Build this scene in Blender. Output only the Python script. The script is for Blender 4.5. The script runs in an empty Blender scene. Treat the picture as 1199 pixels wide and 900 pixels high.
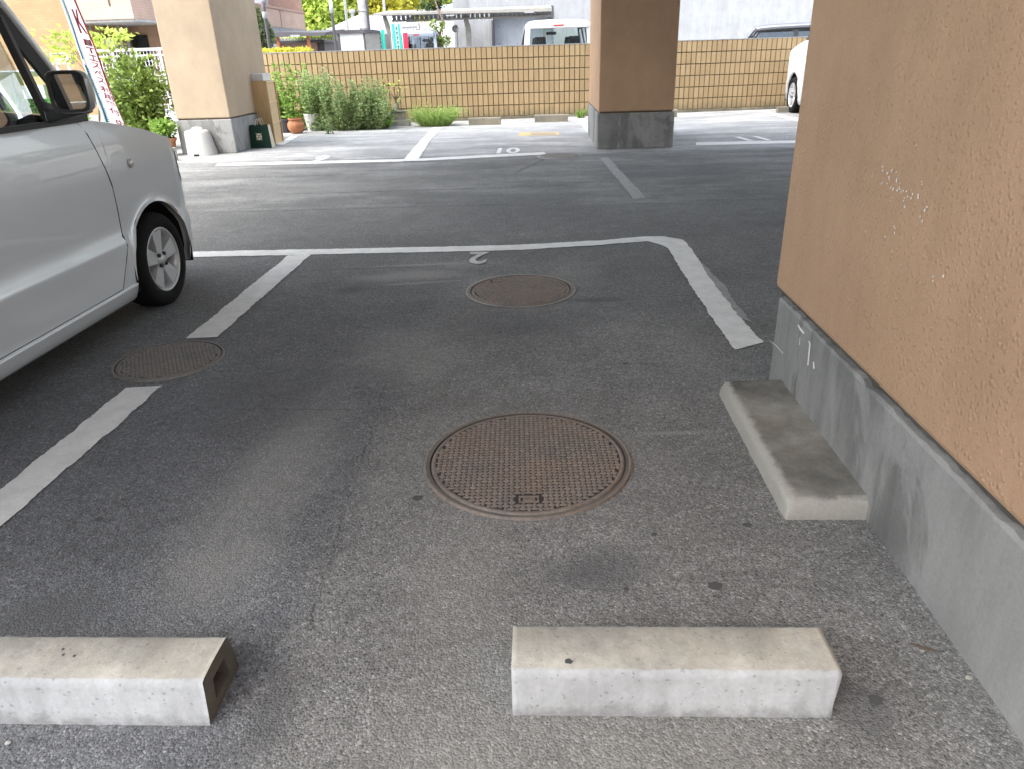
import bpy, bmesh, math, random
import numpy as np
from mathutils import Vector, Matrix
random.seed(7)
S = bpy.context.scene
COL = S.collection
R = math.radians

# ------------------------------------------------------------------ camera, sky, sun, exposure
FPX, CX, CY, EYE = 840.0, 599.5, 450.0, 1.2
_d = np.array([57, 1830, FPX]); _d = _d / np.linalg.norm(_d)
_g = np.array([31.5, -388, FPX]); _g = _g - _d * (_g @ _d); _g = _g / np.linalg.norm(_g)
AX, AY, AU = np.cross(_d, _g), _g, -_d
cam_d = bpy.data.cameras.new('camera')
cam = bpy.data.objects.new('camera', cam_d); COL.objects.link(cam); S.camera = cam
cam_d.sensor_width = 36; cam_d.sensor_fit = 'HORIZONTAL'; cam_d.lens = 36 * FPX / 1199
cam_d.clip_start = 0.05; cam_d.clip_end = 600
cam.matrix_world = Matrix(((AX[0], -AX[1], -AX[2], 0), (AY[0], -AY[1], -AY[2], 0), (AU[0], -AU[1], -AU[2], EYE), (0, 0, 0, 1)))

W = bpy.data.worlds.new('World'); S.world = W; W.use_nodes = True
wn = W.node_tree.nodes; wl = W.node_tree.links
bg = wn['Background']
sky = wn.new('ShaderNodeTexSky'); sky.sky_type = 'NISHITA'; sky.sun_disc = False
sky.sun_elevation = R(58); sky.sun_rotation = R(232); sky.air_density = 1.4; sky.dust_density = 4.0; sky.ozone_density = 1.0
hs = wn.new('ShaderNodeHueSaturation'); hs.inputs['Saturation'].default_value = 0.5
wl.new(sky.outputs[0], hs.inputs['Color']); wl.new(hs.outputs[0], bg.inputs[0])
bg.inputs[1].default_value = 0.15
sun_d = bpy.data.lights.new('sun', 'SUN'); sun_d.energy = 0.55; sun_d.angle = R(60); sun_d.color = (1.0, 0.97, 0.93)
sun = bpy.data.objects.new('sun', sun_d); COL.objects.link(sun)
_el, _az = R(58), R(232)
sv = Vector((math.sin(_az) * math.cos(_el), math.cos(_az) * math.cos(_el), math.sin(_el)))
sun.rotation_euler = sv.to_track_quat('Z', 'Y').to_euler()
S.view_settings.view_transform = 'Standard'; S.view_settings.look = 'None'
S.view_settings.exposure = 2.3; S.view_settings.gamma = 1.0
S.render.engine = 'CYCLES'
S.cycles.max_bounces = 7; S.cycles.diffuse_bounces = 4; S.cycles.glossy_bounces = 3
S.cycles.transparent_max_bounces = 12; S.cycles.caustics_reflective = False; S.cycles.caustics_refractive = False
S.cycles.use_denoising = True; S.cycles.use_adaptive_sampling = True; S.cycles.adaptive_threshold = 0.025
try: S.cycles.denoiser = 'OPENIMAGEDENOISE'
except Exception: pass


def ray(px, py):
    v = np.array([px - CX, py - CY, FPX]); return np.array([v @ AX, v @ AY, v @ AU])
def gnd(px, py, z=0.0):
    r = ray(px, py); t = (z - EYE) / r[2]; return (r[0] * t, r[1] * t, z)
def at(px, py, Y):
    r = ray(px, py); t = Y / r[1]; return (r[0] * t, Y, EYE + r[2] * t)

# ------------------------------------------------------------------ material helpers
class NT:
    def __init__(s, name):
        s.m = bpy.data.materials.new(name); s.m.use_nodes = True
        s.t = s.m.node_tree; s.b = s.t.nodes['Principled BSDF']; s.out = s.t.nodes['Material Output']
        s._oc = None; s._nz = {}
    def n(s, typ, ins=None, **kw):
        nd = s.t.nodes.new('ShaderNode' + typ)
        for k, v in kw.items(): setattr(nd, k, v)
        for k, v in (ins or {}).items():
            if hasattr(v, 'is_output') or isinstance(v, bpy.types.NodeSocket): s.t.links.new(v, nd.inputs[k])
            else: nd.inputs[k].default_value = v
        return nd
    def oc(s):
        if s._oc is None: s._oc = s.n('TexCoord').outputs['Object']
        return s._oc
    def math(s, op, a, b=0.0, c=None, clamp=False):
        ins = {0: a, 1: b}
        if c is not None: ins[2] = c
        nd = s.n('Math', ins, operation=op); nd.use_clamp = clamp; return nd.outputs[0]
    def noise(s, scale, detail=3, rough=0.55, co=None, dist=0.0):
        if co is None:
            key = (scale, detail, rough, dist)
            if key not in s._nz: s._nz[key] = s.n('TexNoise', {'Vector': s.oc(), 'Scale': scale, 'Detail': detail, 'Roughness': rough, 'Distortion': dist}).outputs['Fac']
            return s._nz[key]
        return s.n('TexNoise', {'Vector': co if co is not None else s.oc(), 'Scale': scale, 'Detail': detail, 'Roughness': rough, 'Distortion': dist}).outputs['Fac']
    def ramp(s, f, stops):
        nd = s.n('ValToRGB', {'Fac': f}); e = nd.color_ramp.elements
        while len(e) < len(stops): e.new(0.5)
        for i, (p, c) in enumerate(stops):
            e[i].position = p; e[i].color = (c, c, c, 1) if not isinstance(c, (tuple, list)) else (*c, 1)
        return nd.outputs['Color']
    def mix(s, f, a, b, blend='MIX'):
        nd = s.n('Mix', data_type='RGBA', blend_type=blend)
        for i, v in ((0, f), (6, a), (7, b)):
            if isinstance(v, bpy.types.NodeSocket): s.t.links.new(v, nd.inputs[i])
            elif i == 0: nd.inputs[0].default_value = v
            else: nd.inputs[i].default_value = (*v, 1) if isinstance(v, (tuple, list)) else (v, v, v, 1)
        return nd.outputs[2]
    def scalevec(s, sx, sy, sz, co=None):
        return s.n('Mapping', {'Vector': co if co is not None else s.oc(), 'Scale': (sx, sy, sz)}).outputs[0]
    def set(s, key, v):
        if isinstance(v, bpy.types.NodeSocket): s.t.links.new(v, s.b.inputs[key])
        else: s.b.inputs[key].default_value = (*v, 1) if isinstance(v, (tuple, list)) and len(v) == 3 else v
    def bump(s, h, strength=0.3, dist=0.01, prev=None):
        ins = {'Height': h, 'Strength': strength, 'Distance': dist}
        if prev is not None: ins['Normal'] = prev
        return s.n('Bump', ins).outputs[0]

def plain(name, c, rough=0.6, metal=0.0, var=0.12, vs=9.0, bump=0.0, bs=60.0, spec=0.5, coat=0.0):
    k = NT(name)
    f = k.noise(vs, 4)
    lo = tuple(x * (1 - var) for x in c); hi = tuple(min(1, x * (1 + var)) for x in c)
    k.set('Base Color', k.ramp(f, [(0.3, lo), (0.7, hi)])); k.set('Roughness', rough); k.set('Metallic', metal)
    k.set('Specular IOR Level', spec)
    if coat: k.set('Coat Weight', coat); k.set('Coat Roughness', 0.04)
    if bump: k.set('Normal', k.bump(k.noise(bs, 4), bump, 0.004))
    return k.m

# ---- asphalt (shared by the ground and by what shows through worn paint)
def blob(k, x, y, rx, ry, rot=0.0, wob=0.25, inner=0.0, ns=5.0):
    mp = k.n('Mapping', {'Vector': k.oc(), 'Location': (x, y, 0), 'Rotation': (0, 0, rot), 'Scale': (rx, ry, 50)}, vector_type='TEXTURE').outputs[0]
    ln = k.n('VectorMath', {0: mp}, operation='LENGTH').outputs['Value']
    nz = k.math('MULTIPLY_ADD', k.noise(ns, 4, 0.62), wob * 2, -wob)
    f = k.math('ADD', ln, nz)
    return k.n('MapRange', {'Value': f, 'From Min': 1.0, 'From Max': inner, 'To Min': 0.0, 'To Max': 1.0}, interpolation_type='SMOOTHSTEP').outputs[0]
def crack(k, p, q, w=0.006, amp=0.03, ns=7.0):
    dx, dy = q[0] - p[0], q[1] - p[1]; L = math.hypot(dx, dy)
    mp = k.n('Mapping', {'Vector': k.oc(), 'Location': ((p[0] + q[0]) / 2, (p[1] + q[1]) / 2, 0), 'Rotation': (0, 0, math.atan2(dy, dx))}, vector_type='TEXTURE').outputs[0]
    sp = k.n('SeparateXYZ', {0: mp})
    nz = k.math('MULTIPLY_ADD', k.noise(ns, 5, 0.65), amp * 2, -amp)
    v = k.math('ABSOLUTE', k.math('ADD', sp.outputs[1], nz))
    m1 = k.n('MapRange', {'Value': v, 'From Min': w, 'From Max': w * 0.3, 'To Min': 0.0, 'To Max': 1.0}).outputs[0]
    m2 = k.n('MapRange', {'Value': k.math('ABSOLUTE', sp.outputs[0]), 'From Min': L / 2, 'From Max': L / 2 * 0.85, 'To Min': 0.0, 'To Max': 1.0}).outputs[0]
    m3 = k.ramp(k.noise(3.1, 3), [(0.35, 0.25), (0.6, 1.0)])
    return k.math('MULTIPLY', k.math('MULTIPLY', m1, m2), m3)

def asphalt(k, simple=False):
    v1 = k.n('TexVoronoi', {'Vector': k.oc(), 'Scale': 185.0, 'Randomness': 1.0})
    v2 = k.n('TexVoronoi', {'Vector': k.oc(), 'Scale': 420.0, 'Randomness': 1.0})
    s1 = k.n('SeparateColor', {0: v1.outputs['Color']}).outputs[0]
    s2 = k.n('SeparateColor', {0: v2.outputs['Color']}).outputs[1]
    stone = k.ramp(s1, [(0.0, 0.62), (0.35, 0.86), (0.75, 1.08), (0.93, 1.22), (1.0, 1.65)])
    grit = k.ramp(s2, [(0.0, 0.75), (0.5, 0.98), (0.9, 1.15), (1.0, 1.7)])
    big = k.ramp(k.noise(0.9, 6, 0.6), [(0.3, 0.82), (0.5, 1.0), (0.72, 1.22)])
    mid = k.ramp(k.noise(6.0, 6, 0.7), [(0.3, 0.86), (0.7, 1.14)])
    fine = k.ramp(k.noise(38.0, 4, 0.7), [(0.3, 0.80), (0.7, 1.18)])
    col = k.mix(1.0, (0.200, 0.202, 0.202), stone, 'MULTIPLY')
    for f in (grit, big, mid, fine): col = k.mix(1.0, col, f, 'MULTIPLY')
    pits = k.ramp(k.n('TexVoronoi', {'Vector': k.oc(), 'Scale': 70.0, 'Randomness': 1.0}).outputs['Distance'], [(0.0, 0.30), (0.17, 0.55), (0.27, 1.0)])
    pitmask = k.ramp(k.noise(2.3, 4, 0.6), [(0.36, 0.0), (0.54, 1.0)])
    col = k.mix(pitmask, col, k.mix(1.0, col, pits, 'MULTIPLY'))
    h = k.math('ADD', k.math('MULTIPLY', v1.outputs['Distance'], -1.2), k.math('MULTIPLY', k.noise(260.0, 3), 0.8))
    if not simple:
        sp = k.n('SeparateXYZ', {0: k.oc()})
        # the two bays were surfaced at different times: darker and smoother on the car's side of a ragged seam
        u = k.math('ADD', sp.outputs[0], k.math('MULTIPLY_ADD', k.noise(5.0, 4, 0.62), 0.30, -0.15))
        seam = k.n('MapRange', {'Value': u, 'From Min': -0.66, 'From Max': -0.50, 'To Min': 0.0, 'To Max': 1.0}, interpolation_type='SMOOTHSTEP').outputs[0]
        near = k.n('MapRange', {'Value': k.math('ADD', sp.outputs[1], k.math('MULTIPLY_ADD', k.noise(3.1, 3), 0.5, -0.25)), 'From Min': 4.6, 'From Max': 2.2, 'To Min': 0.0, 'To Max': 1.0}, interpolation_type='SMOOTHSTEP').outputs[0]
        tint = k.ramp(seam, [(0.0, (0.80, 0.82, 0.86)), (1.0, (1.07, 1.06, 1.035))])
        col = k.mix(near, k.mix(1.0, col, (0.86, 0.86, 0.85), 'MULTIPLY'), k.mix(1.0, col, tint, 'MULTIPLY'))
        ais = k.n('MapRange', {'Value': k.math('ADD', sp.outputs[1], k.math('MULTIPLY_ADD', k.noise(7.0, 5, 0.65), 0.10, -0.05)), 'From Min': 6.34, 'From Max': 6.42, 'To Min': 0.0, 'To Max': 1.0}).outputs[0]
        scuff = k.ramp(k.noise(1.7, 6, 0.68, co=k.scalevec(0.45, 1.3, 1)), [(0.40, 0.86), (0.52, 1.04), (0.66, 1.40)])
        col = k.mix(ais, col, k.mix(1.0, k.mix(1.0, col, (1.16, 1.16, 1.15), 'MULTIPLY'), scuff, 'MULTIPLY'))
        # paler-paved open-air bays beyond the aisle, with daylight also put into the colour
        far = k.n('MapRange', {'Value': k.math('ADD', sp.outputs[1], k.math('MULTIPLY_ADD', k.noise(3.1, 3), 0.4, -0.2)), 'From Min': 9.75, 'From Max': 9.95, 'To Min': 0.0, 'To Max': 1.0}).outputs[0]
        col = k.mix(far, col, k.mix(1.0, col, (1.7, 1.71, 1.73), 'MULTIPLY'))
        dust = (0.29, 0.287, 0.272)
        for (x, y, rx, ry, rot, s) in ((-0.86, 1.95, 0.24, 0.95, -0.05, 0.36), (-0.84, 1.50, 0.22, 0.34, 0.2, 0.20), (-0.62, 2.95, 0.35, 0.5, 0.2, 0.30),
                                       (-0.80, 4.2, 0.55, 0.16, 0.1, 0.5), (-0.75, 4.45, 0.5, 0.04, 0.08, 0.7), (-0.70, 4.05, 0.35, 0.03, 0.15, 0.6), (-0.50, 4.45, 0.40, 0.14, 0.1, 0.30), (0.18, 4.25, 0.24, 0.45, 0.15, 0.20), (-0.06, 2.03, 0.60, 0.50, 0, 0.22),
                                       (-0.12, 3.88, 0.48, 0.44, 0, 0.30), (0.10, 0.95, 0.75, 0.20, 0, 0.25), (-0.2, 1.3, 0.25, 0.9, 0.1, 0.22), (-2.2, 7.6, 1.8, 0.8, 0.1, 0.25),
                                       (0.46, 2.20, 0.17, 0.022, 0.02, 0.75), (0.62, 3.0, 0.16, 0.5, 0.1, 0.10)):
            f = k.math('MULTIPLY', blob(k, x, y, rx, ry, rot, 0.45, 0.1, 5.0), min(.85, s * 1.5))
            col = k.mix(f, col, k.mix(1.0, k.mix(0.55, stone, 1.0), dust, 'MULTIPLY'))
        for (x, y, rx, ry, rot, s) in ((-1.20, 1.31, 0.26, 0.11, 0.1, 0.55), (0.13, 1.47, 0.20, 0.13, 0.2, 0.5), (-1.10, 3.93, 0.14, 0.12, 0, 0.55), (0.50, 1.26, 0.20, 0.06, 0, 0.35), (-1.1, 2.5, 0.4, 0.5, 0, 0.35),
                                       (0.30, 3.67, 0.30, 0.05, 0.02, 0.6), (0.62, 1.05, 0.10, 0.14, 0.2, 0.4), (-0.55, 1.02, 0.07, 0.14, 0, 0.5), (-0.1, 3.3, 0.5, 0.3, 0.2, 0.28), (-0.45, 1.9, 0.03, 0.022, 0.0, 0.0),
                                       (-0.3, 6.9, 1.6, 0.6, 0.1, 0.25), (1.5, 8.0, 1.4, 0.9, 0.1, 0.25)):
            if s: col = k.mix(k.math('MULTIPLY', blob(k, x, y, rx, ry, rot, 0.4, 0.2, 5.0), min(.8, s * 1.25)), col, (0.095, 0.097, 0.102))
        for (p, q, w, a) in (((-3.6, 6.33), (1.0, 6.44), 0.022, 0.05), ((0.9, 6.45), (2.6, 6.3), 0.022, 0.04), ((-0.72, 3.68), (1.05, 3.73), 0.006, 0.025), ((-0.64, 2.75), (-0.55, 1.2), 0.004, 0.05),
                             ((-1.2, 2.42), (-0.55, 2.40), 0.005, 0.05), ((0.1, 9.5), (-0.3, 8.2), 0.035, 0.1), ((-4.6, 8.3), (-1.4, 8.5), 0.035, 0.12), ((-4.5, 9.2), (-2.6, 9.1), 0.035, 0.1), ((-2.6, 7.2), (0.4, 7.35), 0.022, 0.1), ((-1.5, 4.35), (-0.6, 4.42), 0.010, 0.05)):
            f = crack(k, p, q, w, a)
            col = k.mix(k.math('MULTIPLY', f, 0.7), col, (0.06, 0.06, 0.058))
            h = k.math('SUBTRACT', h, k.math('MULTIPLY', f, 1.5))
    return col, h

def m_ground():
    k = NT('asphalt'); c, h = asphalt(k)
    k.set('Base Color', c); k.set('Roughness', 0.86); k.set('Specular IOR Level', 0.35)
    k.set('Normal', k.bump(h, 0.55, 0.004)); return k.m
def m_roadpaint(name, c, wear=0.5, soft=0.10):
    k = NT(name); a, h = asphalt(k, True)
    n1 = k.noise(26.0, 7, 0.72); n2 = k.noise(180.0, 3, 0.6)
    f = k.math('ADD', k.math('MULTIPLY', n1, 0.72), k.math('MULTIPLY', n2, 0.28))
    f = k.n('MapRange', {'Value': f, 'From Min': wear - soft, 'From Max': wear + soft, 'To Min': 0.0, 'To Max': 1.0}).outputs[0]
    dirt = k.ramp(k.noise(11.0, 6, 0.7), [(0.3, 0.82), (0.7, 1.05)])
    pc = k.mix(1.0, c, dirt, 'MULTIPLY'); pc = k.mix(1.0, pc, k.ramp(k.noise(300.0, 2), [(0.3, 0.90), (0.7, 1.06)]), 'MULTIPLY')
    k.set('Base Color', k.mix(f, a, pc)); k.set('Roughness', 0.75); k.set('Specular IOR Level', 0.35)
    k.set('Normal', k.bump(k.math('ADD', h, k.math('MULTIPLY', f, 0.5)), 0.4, 0.003)); return k.m

def m_stucco(name, c, dark=0.85, scale=1.0, strength=0.85, lit=None):
    k = NT(name)
    co = k.scalevec(1, 1, 0.85)
    vn = k.n('TexVoronoi', {'Vector': co, 'Scale': 78.0 * scale, 'Randomness': 1.0})
    pick = k.ramp(k.n('SeparateColor', {0: vn.outputs['Color']}).outputs[0], [(0.40, 0.0), (0.62, 0.75), (1.0, 1.0)])
    dabs = k.math('MULTIPLY', k.ramp(vn.outputs['Distance'], [(0.0, 1.0), (0.22, 0.8), (0.48, 0.0)]), pick)
    v3 = k.n('TexVoronoi', {'Vector': co, 'Scale': 170.0 * scale, 'Randomness': 1.0})
    pick2 = k.ramp(k.n('SeparateColor', {0: v3.outputs['Color']}).outputs[1], [(0.6, 0.0), (0.9, 1.0)])
    drip = k.math('MULTIPLY', k.ramp(v3.outputs['Distance'], [(0.0, 1.0), (0.45, 0.0)]), pick2)
    h = k.math('ADD', k.math('MULTIPLY', dabs, 0.9), k.math('ADD', k.math('MULTIPLY', drip, 0.35), k.math('MULTIPLY', k.noise(150 * scale, 3), 0.25)))
    var = k.ramp(k.noise(1.6, 5, 0.6), [(0.3, dark), (0.7, 1.04)])
    grime = k.ramp(k.noise(7.0, 6, 0.7, co=k.scalevec(1, 1, 0.4)), [(0.35, 0.93), (0.6, 1.0)])
    tip = k.ramp(k.noise(240 * scale, 2), [(0.3, 0.90), (0.7, 1.07)])
    col = k.mix(1.0, c, var, 'MULTIPLY'); col = k.mix(1.0, col, grime, 'MULTIPLY'); col = k.mix(1.0, col, tip, 'MULTIPLY')
    k.set('Base Color', col); k.set('Roughness', 0.62); k.set('Specular IOR Level', 0.35)
    k.set('Normal', k.bump(h, strength, 0.0036)); return k.m

def m_concrete(name, c, streak=0.25, bump=0.25, dirt=0.35, ties=False, patch=0.0, spots=0.0, brown=0.0, vs=1.0, edge=False):
    k = NT(name)
    st = k.ramp(k.noise(7.0 * vs, 6, 0.65, co=k.scalevec(1, 1, 0.16)), [(0.3, 1 - streak), (0.62, 1.05)])
    cl = k.ramp(k.noise(2.4 * vs, 6, 0.62), [(0.32, 1 - dirt), (0.65, 1.05)])
    fi = k.ramp(k.noise(90.0, 4, 0.7), [(0.3, 0.90), (0.7, 1.07)])
    col = k.mix(1.0, c, st, 'MULTIPLY')
    for f in (cl, fi): col = k.mix(1.0, col, f, 'MULTIPLY')
    if brown:
        bn = k.ramp(k.noise(5.0, 6, 0.7), [(0.40, 0.0), (0.75, brown)])
        col = k.mix(bn, col, k.mix(1.0, col, (0.72, 0.60, 0.42), 'MULTIPLY'))
    if patch:
        pf = k.ramp(k.noise(1.7, 7, 0.6, co=k.scalevec(1, 1, 0.5), dist=1.2), [(0.47, 0.0), (0.50, patch)])
        st2 = k.ramp(k.noise(9.0, 6, 0.68, co=k.scalevec(1, 1, 0.22)), [(0.30, 0.78), (0.5, 1.0), (0.7, 1.12)])
        col = k.mix(pf, col, k.mix(1.0, k.mix(1.0, tuple(min(1, x * 1.08) for x in c), st2, 'MULTIPLY'), fi, 'MULTIPLY'))
    if edge:
        sp = k.n('SeparateXYZ', {0: k.oc()}); nz = k.math('MULTIPLY_ADD', k.noise(16.0, 5, 0.65), 0.05, -0.025)
        e1 = k.n('MapRange', {'Value': k.math('ADD', sp.outputs[0], nz), 'From Min': 0.712, 'From Max': 0.694, 'To Min': 0.0, 'To Max': 0.8}).outputs[0]; e2 = k.n('MapRange', {'Value': k.math('ADD', sp.outputs[1], nz), 'From Min': 1.715, 'From Max': 1.70, 'To Min': 0.0, 'To Max': 0.8}).outputs[0]
        col = k.mix(k.math('MAXIMUM', e1, e2), col, k.mix(1.0, (0.42, 0.41, 0.37), fi, 'MULTIPLY'))
    if spots:
        wv = k.n('VectorMath', {0: k.oc(), 1: k.n('VectorMath', {0: k.n('TexNoise', {'Vector': k.oc(), 'Scale': 90.0, 'Detail': 3.0}).outputs['Color'], 1: (0.012, 0.012, 0.012)}, operation='MULTIPLY').outputs[0]}, operation='ADD').outputs[0]
        vo = k.n('TexVoronoi', {'Vector': wv, 'Scale': 95.0})
        rr = k.n('SeparateColor', {0: vo.outputs['Color']}).outputs[0]
        rad = k.n('MapRange', {'Value': rr, 'From Min': 0.7, 'From Max': 1.0, 'To Min': 0.0, 'To Max': 0.40}).outputs[0]
        sf = k.math('MULTIPLY', k.math('LESS_THAN', vo.outputs['Distance'], rad), spots)
        col = k.mix(sf, col, k.mix(1.0, col, (0.55, 0.55, 0.56), 'MULTIPLY'))
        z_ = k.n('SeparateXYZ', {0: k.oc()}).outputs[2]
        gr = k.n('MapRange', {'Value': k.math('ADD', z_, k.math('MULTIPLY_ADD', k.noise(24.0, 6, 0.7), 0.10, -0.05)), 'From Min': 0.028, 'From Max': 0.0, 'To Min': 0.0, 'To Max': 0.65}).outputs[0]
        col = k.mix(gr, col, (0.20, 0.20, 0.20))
    h = k.math('ADD', k.noise(30.0, 6, 0.7), k.math('MULTIPLY', k.noise(220.0, 3), 0.4))
    k.set('Base Color', col); k.set('Roughness', 0.78); k.set('Specular IOR Level', 0.35); k.set('Normal', k.bump(h, bump, 0.004)); return k.m

def m_iron(name, rust=1.0, gain=1.0):
    k = NT(name)
    n = k.noise(4.5, 6, 0.65); n2 = k.noise(60, 5, 0.7)
    c = k.ramp(n, [(0.30, (0.10 + .05 * rust, 0.098 + .036 * rust, 0.095 + .028 * rust)), (0.5, (0.115 + .07 * rust, 0.112 + .036 * rust, 0.107 + .016 * rust)), (0.72, (0.115 + .095 * rust, 0.110 + .036 * rust, 0.102 + .006 * rust))])
    c = k.mix(1.0, c, k.ramp(n2, [(0.3, 0.7 * gain), (0.7, 1.25 * gain)]), 'MULTIPLY')
    k.set('Base Color', c); k.set('Roughness', 0.62); k.set('Metallic', 0.25); k.set('Specular IOR Level', 0.4)
    k.set('Normal', k.bump(n2, 0.3, 0.002)); return k.m

def m_leaf(name, a, b, trans=0.35):
    k = NT(name)
    ri = k.n('NewGeometry').outputs['Random Per Island']
    c = k.ramp(ri, [(0.0, a), (0.6, b), (1.0, tuple(min(1, x * 1.35) for x in b))])
    k.set('Base Color', c); k.set('Roughness', 0.55); k.set('Specular IOR Level', 0.3)
    tr = k.n('BsdfTranslucent', {'Color': c})
    mx = k.n('MixShader', {0: trans, 1: k.b.outputs[0], 2: tr.outputs[0]})
    k.t.links.new(mx.outputs[0], k.out.inputs['Surface']); return k.m

def m_tile():
    k = NT('beige_split_tile')
    ri = k.n('NewGeometry').outputs['Random Per Island']
    c = k.ramp(ri, [(0.0, (0.365, 0.262, 0.140)), (0.5, (0.395, 0.285, 0.153)), (1.0, (0.43, 0.315, 0.175))])
    c = k.mix(1.0, c, k.ramp(k.noise(60, 5, 0.7), [(0.3, 0.88), (0.7, 1.06)]), 'MULTIPLY')
    sp = k.n('SeparateXYZ', {0: k.oc()})
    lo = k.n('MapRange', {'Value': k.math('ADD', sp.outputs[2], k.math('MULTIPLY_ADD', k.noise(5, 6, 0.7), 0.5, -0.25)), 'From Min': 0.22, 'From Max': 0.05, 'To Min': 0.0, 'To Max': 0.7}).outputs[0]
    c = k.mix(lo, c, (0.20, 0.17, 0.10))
    k.set('Base Color', c); k.set('Roughness', 0.7); k.set('Normal', k.bump(k.noise(110, 5, 0.7), 0.5, 0.006)); return k.m

def m_carpaint(name, c):
    k = NT(name)
    d = k.ramp(k.noise(2.0, 3, 0.5), [(0.3, 0.985), (0.7, 1.01)])
    k.set('Base Color', k.mix(1.0, c, d, 'MULTIPLY')); k.set('Roughness', 0.3); k.set('Metallic', 0.15)
    k.set('Coat Weight', 0.9); k.set('Coat Roughness', 0.03); return k.m
def m_glass(name, tint=(0.78, 0.84, 0.82), refl=1.0):
    k = NT(name); k.t.nodes.remove(k.b)
    tr = k.n('BsdfTransparent', {'Color': (*tint, 1)})
    gl = k.n('BsdfGlossy', {'Color': (0.95, 0.97, 1.0, 1), 'Roughness': 0.015})
    fr = k.n('Fresnel', {'IOR': 1.5}).outputs[0]
    sm = k.ramp(k.noise(3.0, 4), [(0.3, 0.9 * refl), (0.7, 1.1 * refl)])
    mx = k.n('MixShader', {0: k.math('MULTIPLY', fr, sm, clamp=True), 1: tr.outputs[0], 2: gl.outputs[0]})
    k.t.links.new(mx.outputs[0], k.out.inputs['Surface']); return k.m
def m_brick(name, a, b, mort, scale=1.0, bw=0.22, rh=0.065):
    k = NT(name)
    g = k.n('SeparateXYZ', {0: k.oc()})
    co = k.n('CombineXYZ', {0: k.math('ADD', g.outputs[0], g.outputs[1]), 1: g.outputs[2]}).outputs[0]
    br = k.n('TexBrick', {'Vector': co, 'Color1': (*a, 1), 'Color2': (*b, 1), 'Mortar': (*mort, 1), 'Scale': scale, 'Mortar Size': 0.008, 'Brick Width': bw, 'Row Height': rh})
    k.set('Base Color', k.mix(1.0, br.outputs['Color'], k.ramp(k.noise(1.5, 6), [(0.3, 0.85), (0.7, 1.1)]), 'MULTIPLY')); k.set('Roughness', 0.75); return k.m

M = {}
M['ground'] = m_ground()
M['line'] = m_roadpaint('white_road_paint', (0.80, 0.80, 0.78), 0.31, 0.06)
M['line_worn'] = m_roadpaint('worn_white_road_paint', (0.62, 0.615, 0.60), 0.42, 0.09)
M['line_faded'] = m_roadpaint('faded_grey_road_paint', (0.36, 0.36, 0.35), 0.43, 0.10)
M['line_yellow'] = m_roadpaint('faded_yellow_road_paint', (0.62, 0.45, 0.21), 0.38, 0.08)
M['stucco'] = m_stucco('tan_stucco', (0.51, 0.333, 0.213), strength=0.7)
M['stucco_cream'] = m_stucco('cream_stucco', (0.44, 0.35, 0.25), strength=0.5)
M['plinth'] = m_concrete('grey_plinth_concrete', (0.275, 0.278, 0.272), 0.40, 0.22, 0.35, patch=0.85)
M['plinth_lip'] = m_concrete('rough_mortar', (0.12, 0.115, 0.105), 0.1, 0.6, 0.4)
M['step'] = m_concrete('worn_step_concrete', (0.31, 0.302, 0.275), 0.1, 0.5, 0.62, brown=0.5, vs=2.0, edge=True)
M['stop'] = m_concrete('white_painted_concrete', (0.49, 0.505, 0.515), 0.14, 0.3, 0.16, spots=0.6, vs=3.0)
M['stop_top'] = m_concrete('yellowed_painted_concrete', (0.54, 0.525, 0.475), 0.0, 0.5, 0.40, spots=0.4, brown=0.45, vs=3.0)
M['stop_end'] = m_concrete('bare_dark_concrete', (0.16, 0.145, 0.12), 0.2, 0.5, 0.4)
M['far_stop'] = m_concrete('mossy_concrete', (0.28, 0.26, 0.21), 0.1, 0.4, 0.4, brown=0.5)
M['kerb'] = m_concrete('dirty_kerb_concrete', (0.20, 0.185, 0.14), 0.2, 0.4, 0.5, brown=0.6)
M['iron'] = m_iron('rusty_cast_iron', 0.72, 1.45); M['iron_dull'] = m_iron('dull_cast_iron', 0.15, 1.8)
M['ring_sand'] = m_concrete('sandy_grit', (0.155, 0.140, 0.122), 0.05, 0.6, 0.3); M['iron_pit'] = plain('dirt_in_castings', (0.042, 0.036, 0.032), 0.9)
M['ring_concrete'] = m_concrete('pale_collar_concrete', (0.40, 0.39, 0.36), 0.1, 0.4, 0.3)
M['tile'] = m_tile(); M['joint'] = plain('brown_joint_mortar', (0.11, 0.08, 0.05), 0.9)
M['black'] = plain('black_plastic', (0.018, 0.018, 0.019), 0.45, bump=0.1, bs=400)
M['rubber'] = plain('tyre_rubber', (0.012, 0.012, 0.0125), 0.85, spec=0.2, bump=0.2, bs=150)
M['darkvoid'] = plain('dark_interior', (0.012, 0.012, 0.013), 0.9)
M['alloy'] = plain('silver_alloy', (0.56, 0.57, 0.58), 0.35, 0.35, var=0.06)
M['steel'] = plain('galvanised_steel', (0.45, 0.46, 0.47), 0.45, 0.6)
M['mirror'] = plain('mirror_glass', (0.85, 0.87, 0.87), 0.02, 1.0, var=0.01)
M['glass'] = m_glass('car_glass', (0.80, 0.86, 0.84), 0.55); M['glass_dark'] = m_glass('tinted_car_glass', (0.45, 0.5, 0.55), 1.6)
M['lamp_clear'] = plain('clear_lamp_plastic', (0.62, 0.63, 0.62), 0.12, 0.3); M['lamp_red'] = plain('red_lamp_plastic', (0.45, 0.02, 0.02), 0.15); M['lamp_amber'] = plain('amber_lamp_plastic', (0.7, 0.3, 0.06), 0.15)
M['seat_fabric'] = plain('dark_seat_fabric', (0.05, 0.05, 0.055), 0.9, bump=0.2, bs=300)
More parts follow.
